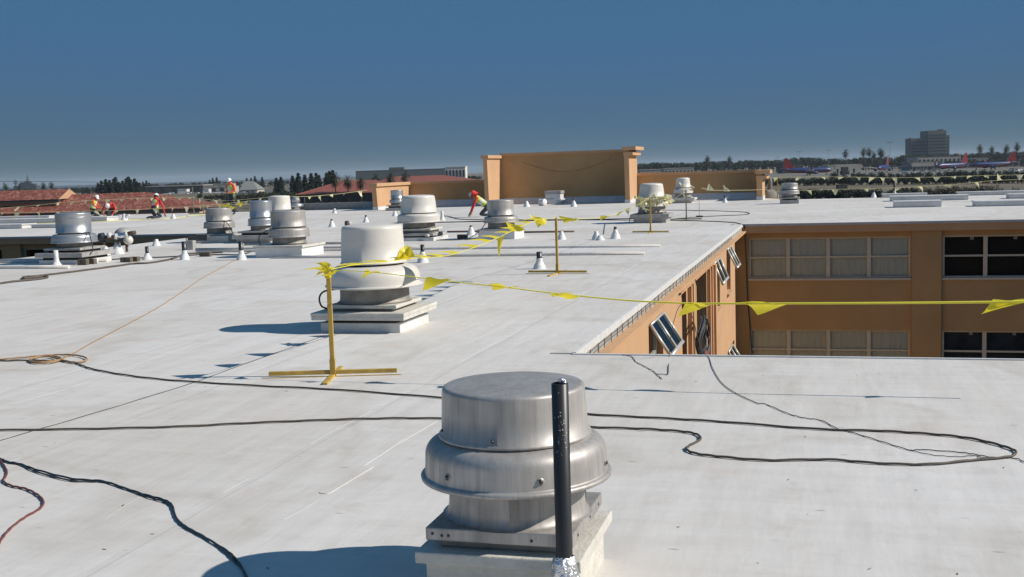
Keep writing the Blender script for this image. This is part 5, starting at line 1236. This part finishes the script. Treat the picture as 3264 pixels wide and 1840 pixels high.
# ================================================================ trees
def leafclump(b, c, r, n, m, sz, flat=1.0):
    for _ in range(n):
        while True:
            p = Vector((random.uniform(-1, 1), random.uniform(-1, 1), random.uniform(-1, 1)))
            if p.length <= 1: break
        p = c + Vector((p.x * r, p.y * r, p.z * r * flat)); a = Vector((random.gauss(0, 1), random.gauss(0, 1), random.gauss(0, 1))).normalized(); u = a.orthogonal().normalized(); v = a.cross(u); s = sz * random.uniform(.6, 1.4)
        b.face([p + u * s, p + v * s, p - u * s * .9, p - v * s * .8], m)
def make_tree(name, kind, label, group, seed):
    random.seed(seed); t = empty(name); tag(t, label, 'tree', group)
    tr = MB(); cr = MB()
    if kind == 'broad':
        tr.tube([(0, 0, 0), (.1, 0, 3), (0, .1, 5)], [.35, .25, .15], 'bark', 7)
        for k in range(11):
            a = random.uniform(0, 6.28); R = random.uniform(.5, 3.2); c = Vector((math.cos(a) * R, math.sin(a) * R, random.uniform(3.2, 8.2) - R * .35)); tr.tube([(0, 0, 3), c * .6 + Vector((0, 0, 1)), c], [.16, .09, .04], 'bark', 5); leafclump(cr, c, random.uniform(1.1, 2.0), 90, 'leaf' if k % 3 else 'leafdark', .28, .75)
    elif kind == 'pine':
        tr.tube([(0, 0, 0), (0, 0, 6), (0, 0, 12.5)], [.35, .22, .05], 'bark', 7)
        for k in range(26):
            f = k / 26; z = 2.0 + f * 10.5; R = (1 - f) ** .75 * 3.0 * random.uniform(.6, 1.15); a = k * 2.4; c = Vector((math.cos(a) * R * .6, math.sin(a) * R * .6, z)); leafclump(cr, c, max(.6, R * .66), 75, 'leafdark', .34, .6)
    elif kind == 'bush':
        tr.tube([(0, 0, 0), (0, 0, 1.2)], [.12, .06], 'bark', 6)
        for k in range(9):
            a = random.uniform(0, 6.28); R = random.uniform(0, 1.3); leafclump(cr, Vector((math.cos(a) * R, math.sin(a) * R, random.uniform(.6, 2.1))), random.uniform(.6, 1.0), 70, 'leaf' if k % 2 else 'leafdark', .17, .8)
    elif kind == 'dry':
        for k in range(14):
            a = random.uniform(0, 6.28); R = random.uniform(0, 1.2); tr.tube([(0, 0, 0), (math.cos(a) * R * .5, math.sin(a) * R * .5, 1), (math.cos(a) * R, math.sin(a) * R, random.uniform(1.5, 2.6))], [.06, .04, .02], 'bark', 5); leafclump(cr, Vector((math.cos(a) * R, math.sin(a) * R, random.uniform(.7, 2.3))), .55, 22, 'leafdry', .16)
    elif kind == 'palm':
        tr.tube([(0, 0, 0), (.05, 0, 5), (0, 0, 9.3)], [.26, .17, .19], 'bark', 9)
        for k in range(95):
            a = random.uniform(0, 6.28); e = random.uniform(-1.45, 1.3); d = Vector((math.cos(a) * math.cos(e), math.sin(a) * math.cos(e), math.sin(e))); o_ = Vector((0, 0, 9.4)); L_ = random.uniform(1.6, 2.6)
            mid = o_ + d * L_ * .55; tip = o_ + d * L_ + Vector((0, 0, -.7)); sd2 = d.cross(Vector((0, 0, 1))); sd2 = sd2.normalized() if sd2.length > .1 else Vector((1, 0, 0))
            for j in range(7):
                q = mid + (tip - mid) * .3; f = (j - 3) / 3; ed = mid + (tip - mid) * (1.25 - .35 * abs(f)) + sd2 * f * .55
                cr.face([mid - sd2 * .03, mid + sd2 * .03, ed + (tip - mid) * .06, ed - (tip - mid) * .02], 'palmleaf')
            cr.tube([o_, mid], .025, 'palmleaf', 4, False)
    tr.build('trunk', t); cr.build('crown', t); return t
def scatter(proto, spots, first=[None]):
    for i, (p, rz, s, lab) in enumerate(spots):
        if i == 0: proto.location = p; proto.rotation_euler = (0, 0, rz); proto.scale = (s,) * 3; proto['label'] = lab
        else: copy_thing(proto, p, rz, s, lab)
def tree_spot(x, ytop, D, H0, lab, smin=.2):
    c = V(x, ytop, D); return (Vector((c.x, c.y, GZ)), random.uniform(0, 6.28), max(smin, (c.z - GZ) / H0), lab)
random.seed(5)
pine = make_tree('pine_tree', 'pine', 'x', 'dark conifers on the left skyline', 31)
lab1 = 'dark conifer standing in the dense clump left of the warehouse'; lab2 = 'dark pointed conifer in the row behind the palms'
lst = [tree_spot(x, y, D, 12.9, lab1) for x, y, D in ((312, 582, 560), (322, 574, 570), (336, 569, 560), (348, 572, 580), (362, 567, 560), (367, 562, 575), (378, 578, 560), (390, 574, 570), (402, 566, 560), (409, 561, 575), (416, 570, 560), (428, 567, 570), (436, 577, 560), (444, 580, 570), (385, 583, 555), (355, 582, 555), (420, 583, 550))]
lst += [tree_spot(x, y, D, 12.9, 'dark conifer in the small clump above the warehouse roof end') for x, y, D in ((455, 578, 960), (466, 574, 960), (475, 580, 970), (462, 584, 950))]
lst += [tree_spot(x, y, D, 12.9, lab2) for x, y, D in ((932, 558, 520), (950, 549, 520), (971, 555, 530), (991, 550, 520), (1007, 549, 525), (1016, 556, 530), (1040, 548, 520), (1050, 543, 525), (1060, 540, 530), (1062, 552, 520), (880, 565, 560), (895, 562, 560), (800, 566, 1000), (812, 560, 1000), (835, 563, 980), (678, 566, 1080), (690, 564, 1085), (668, 572, 1080), (700, 575, 1080), (786, 566, 1000))]
scatter(pine, lst)
palm = make_tree('palm_tree', 'palm', 'x', 'slim palms', 33)
pl = [(1067, 552, 330, 'leftmost tall palm before the pink tiled house'), (1107, 562, 330, 'middle tall palm before the pink tiled house'), (1149, 566, 330, 'right tall palm nearest the left parapet'),
      (1197, 556, 360, 'palm head showing above the left parapet pillar'), (1244, 551, 360, 'second palm head showing above the left parapet'), (1291, 549, 360, 'palm head above the parapet nearest the white block')]
sp = []
for x, y, D, lab in pl: c = V(x, y, D); sp.append((Vector((c.x, c.y, GZ)), random.uniform(0, 6), (c.z - GZ) / 10.6 * 1.0, lab))
for x, y in ((2753, 472), (2770, 472), (2785, 484), (2812, 480), (3124, 461), (3162, 466), (3209, 462), (3242, 455), (2806, 472), (2695, 478), (2255, 497), (2325, 498)):
    c = V(x, y, 1050); sp.append((Vector((c.x, c.y, GZ)), random.uniform(0, 6), (c.z - GZ) / 10.6, 'tall far palm breaking the treeline beyond the airport'))
for x, y in ((18, 587), (62, 590), (137, 582), (163, 580)):
    c = V(x, y, 700); sp.append((Vector((c.x, c.y, GZ)), random.uniform(0, 6), (c.z - GZ) / 10.6, 'small palm below the bridge at far left'))
scatter(palm, sp)
b1 = make_tree('broadleaf_tree', 'broad', 'x', 'trees of the far treeline', 35)
lab = 'dark round tree in the treeline beyond the airport'
lst = []
x = 2035
while x < 3330:
    top = 513 - (x - 2035) * .022 + random.uniform(-5, 5)
    if 2530 < x < 2600: top -= 8
    if x > 3040: top = 484 - (x - 3040) * .03 + random.uniform(-6, 5)
    if 2880 < x < 3040: top = 484 + random.uniform(-4, 4)
    lst.append(tree_spot(x, top, random.uniform(1080, 1250), 9.0, lab)); x += random.uniform(7, 12)
x = 2760
while x < 3330:
    lst.append(tree_spot(x, 512 - (x - 2760) * .03 + random.uniform(-3, 4), random.uniform(930, 960), 9.0, lab)); x += random.uniform(20, 34)
for x in range(0, 330, 17): lst.append(tree_spot(x + random.uniform(-6, 6), 596 - x * .02 + random.uniform(-2, 3), random.uniform(800, 900), 9.0, 'dark tree between the red roofs and the bridge'))
for x in range(480, 930, 15): lst.append(tree_spot(x + random.uniform(-6, 6), 583 - (x - 480) * .03 + random.uniform(-4, 4), random.uniform(1080, 1250), 9.0, 'hazy tree on the skyline behind the left warehouses'))
for x in range(820, 930, 13): lst.append(tree_spot(x + random.uniform(-4, 4), 600 + random.uniform(-8, 6), random.uniform(350, 420), 9.0, 'dark tree left of the pink tiled house'))
for x in range(1490, 1530, 10): lst.append(tree_spot(x, 553, 800, 9.0, 'tree right of the white block'))
scatter(b1, lst)
bu = make_tree('shrub', 'bush', 'x', 'shrubs below the far wing', 37)
lst = []
def gbush(x, y, lab, s, D=None): 
    g = G(x, y, GZ); return (Vector((g.x, g.y, GZ)), random.uniform(0, 6.28), s, lab)
x = 2440
while x < 3330:                                      # trimmed hedge-like row beyond the dirt strip
    lst.append(gbush(x, 594 - (x - 2440) * .012 + random.uniform(-.7, .7), 'shrub in the long dark row beyond the dirt strip', random.uniform(1.0, 1.25))); x += random.uniform(10, 15)
x = 2660
while x < 3330:
    lst.append(gbush(x, 574 - (x - 2640) * .01 + random.uniform(-1, 1), 'shrub in the farther dark row beside the apron', random.uniform(1.0, 1.5))); x += random.uniform(16, 34)
for x in list(range(2552, 2645, 13)) + list(range(2655, 2715, 12)) + list(range(2722, 2800, 14)) + list(range(2838, 2928, 13)): lst.append(gbush(x, 640 + random.uniform(-2, 2), 'shrub in the nearer green clumps behind the roof edge', random.uniform(.9, 1.15)))
for x in range(720, 960, 14): lst.append(gbush(x, 655 + random.uniform(-8, 6), 'low green shrub below the standing worker', random.uniform(.8, 1.2)))
for x in range(540, 760, 15): lst.append(gbush(x, 700 + random.uniform(-8, 6), 'green shrub right of the red shirted worker', random.uniform(.7, 1.0)))
for x in range(640, 900, 17): lst.append(gbush(x, 638 + random.uniform(-3, 6), 'dark shrub in the row behind the left pennants', random.uniform(1.0, 1.3)))
for x in range(20, 140, 14): lst.append(gbush(x, 716 + random.uniform(-4, 4), 'dark shrub under the long tiled house', random.uniform(.6, .8)))
for x in range(980, 1180, 12): lst.append(gbush(x, 676 + random.uniform(-4, 4), 'dark shrub at the foot of the palms', random.uniform(.8, 1.1)))
scatter(bu, lst)
dr = make_tree('dry_shrub', 'dry', 'x', 'dry shrubs on the dirt strip', 39)
scatter(dr, [gbush(x, 636 - (x - 2990) * .02 + random.uniform(-3, 2), 'dry leafless shrub on the dirt strip at right', random.uniform(.75, 1.15)) for x in list(range(2925, 3170, 13)) + [3180, 3190, 3245]])
# airport light masts and a street pole
def mast():
    t = empty('light_mast'); tag(t, 'x', 'light mast', 'light masts at the airport')
    b = MB(); b.tube([(0, 0, 0), (0, 0, 20)], [.2, .1], 'greywall', 6); b.build('pole', t)
    b = MB(); b.box(-2.2, 2.2, -.3, .3, 20.0, 20.4, 'greywall'); b.build('lamp_head', t); return t
m0 = mast(); fst = True
for x, y in ((2641, 478), (2700, 478), (2837, 452), (2547, 483), (2478, 500)):
    c = V(x, y, 1000); s = (c.z - GZ) / 20.6
    if fst: m0.location = (c.x, c.y, GZ); m0.rotation_euler = (0, 0, ry); m0.scale = (s,) * 3; m0['label'] = 'tall light mast with a flat head above the airport treeline'; fst = False
    else: copy_thing(m0, (c.x, c.y, GZ), ry, s, 'tall light mast with a flat head above the airport treeline')
# low wall/fence strips in the field at right
b = MB(); g0, g1 = G(2670, 603, GZ), G(2701, 602, GZ); T = Matrix.Translation((g0.x, g0.y, GZ)) @ Matrix.Rotation(ry, 4, 'Z'); b.box(0, (g1 - g0).length, 0, 2, 0, 1.5, 'darkwall', T); o = b.build('dark_container'); tag(o, 'dark box standing on the dirt strip beyond the roof', 'container')

# ================================================================ air
HZ = 1
if HZ:
    m = bpy.data.materials.new('haze_air'); m.use_nodes = True; n = m.node_tree.nodes; l = m.node_tree.links; n.remove(n['Principled BSDF'])
    pv = n.new('ShaderNodeVolumePrincipled'); pv.inputs['Color'].default_value = (0.72, 0.85, 1.0, 1); pv.inputs['Density'].default_value = 0.00007; pv.inputs['Anisotropy'].default_value = 0.0
    l.new(pv.outputs[0], n['Material Output'].inputs['Volume']); M['haze'] = m
    b = MB(); b.box(-9200, 9200, -500, 14200, GZ - 2, 62, 'haze'); o = b.build('haze'); o['kind'] = 'stuff'
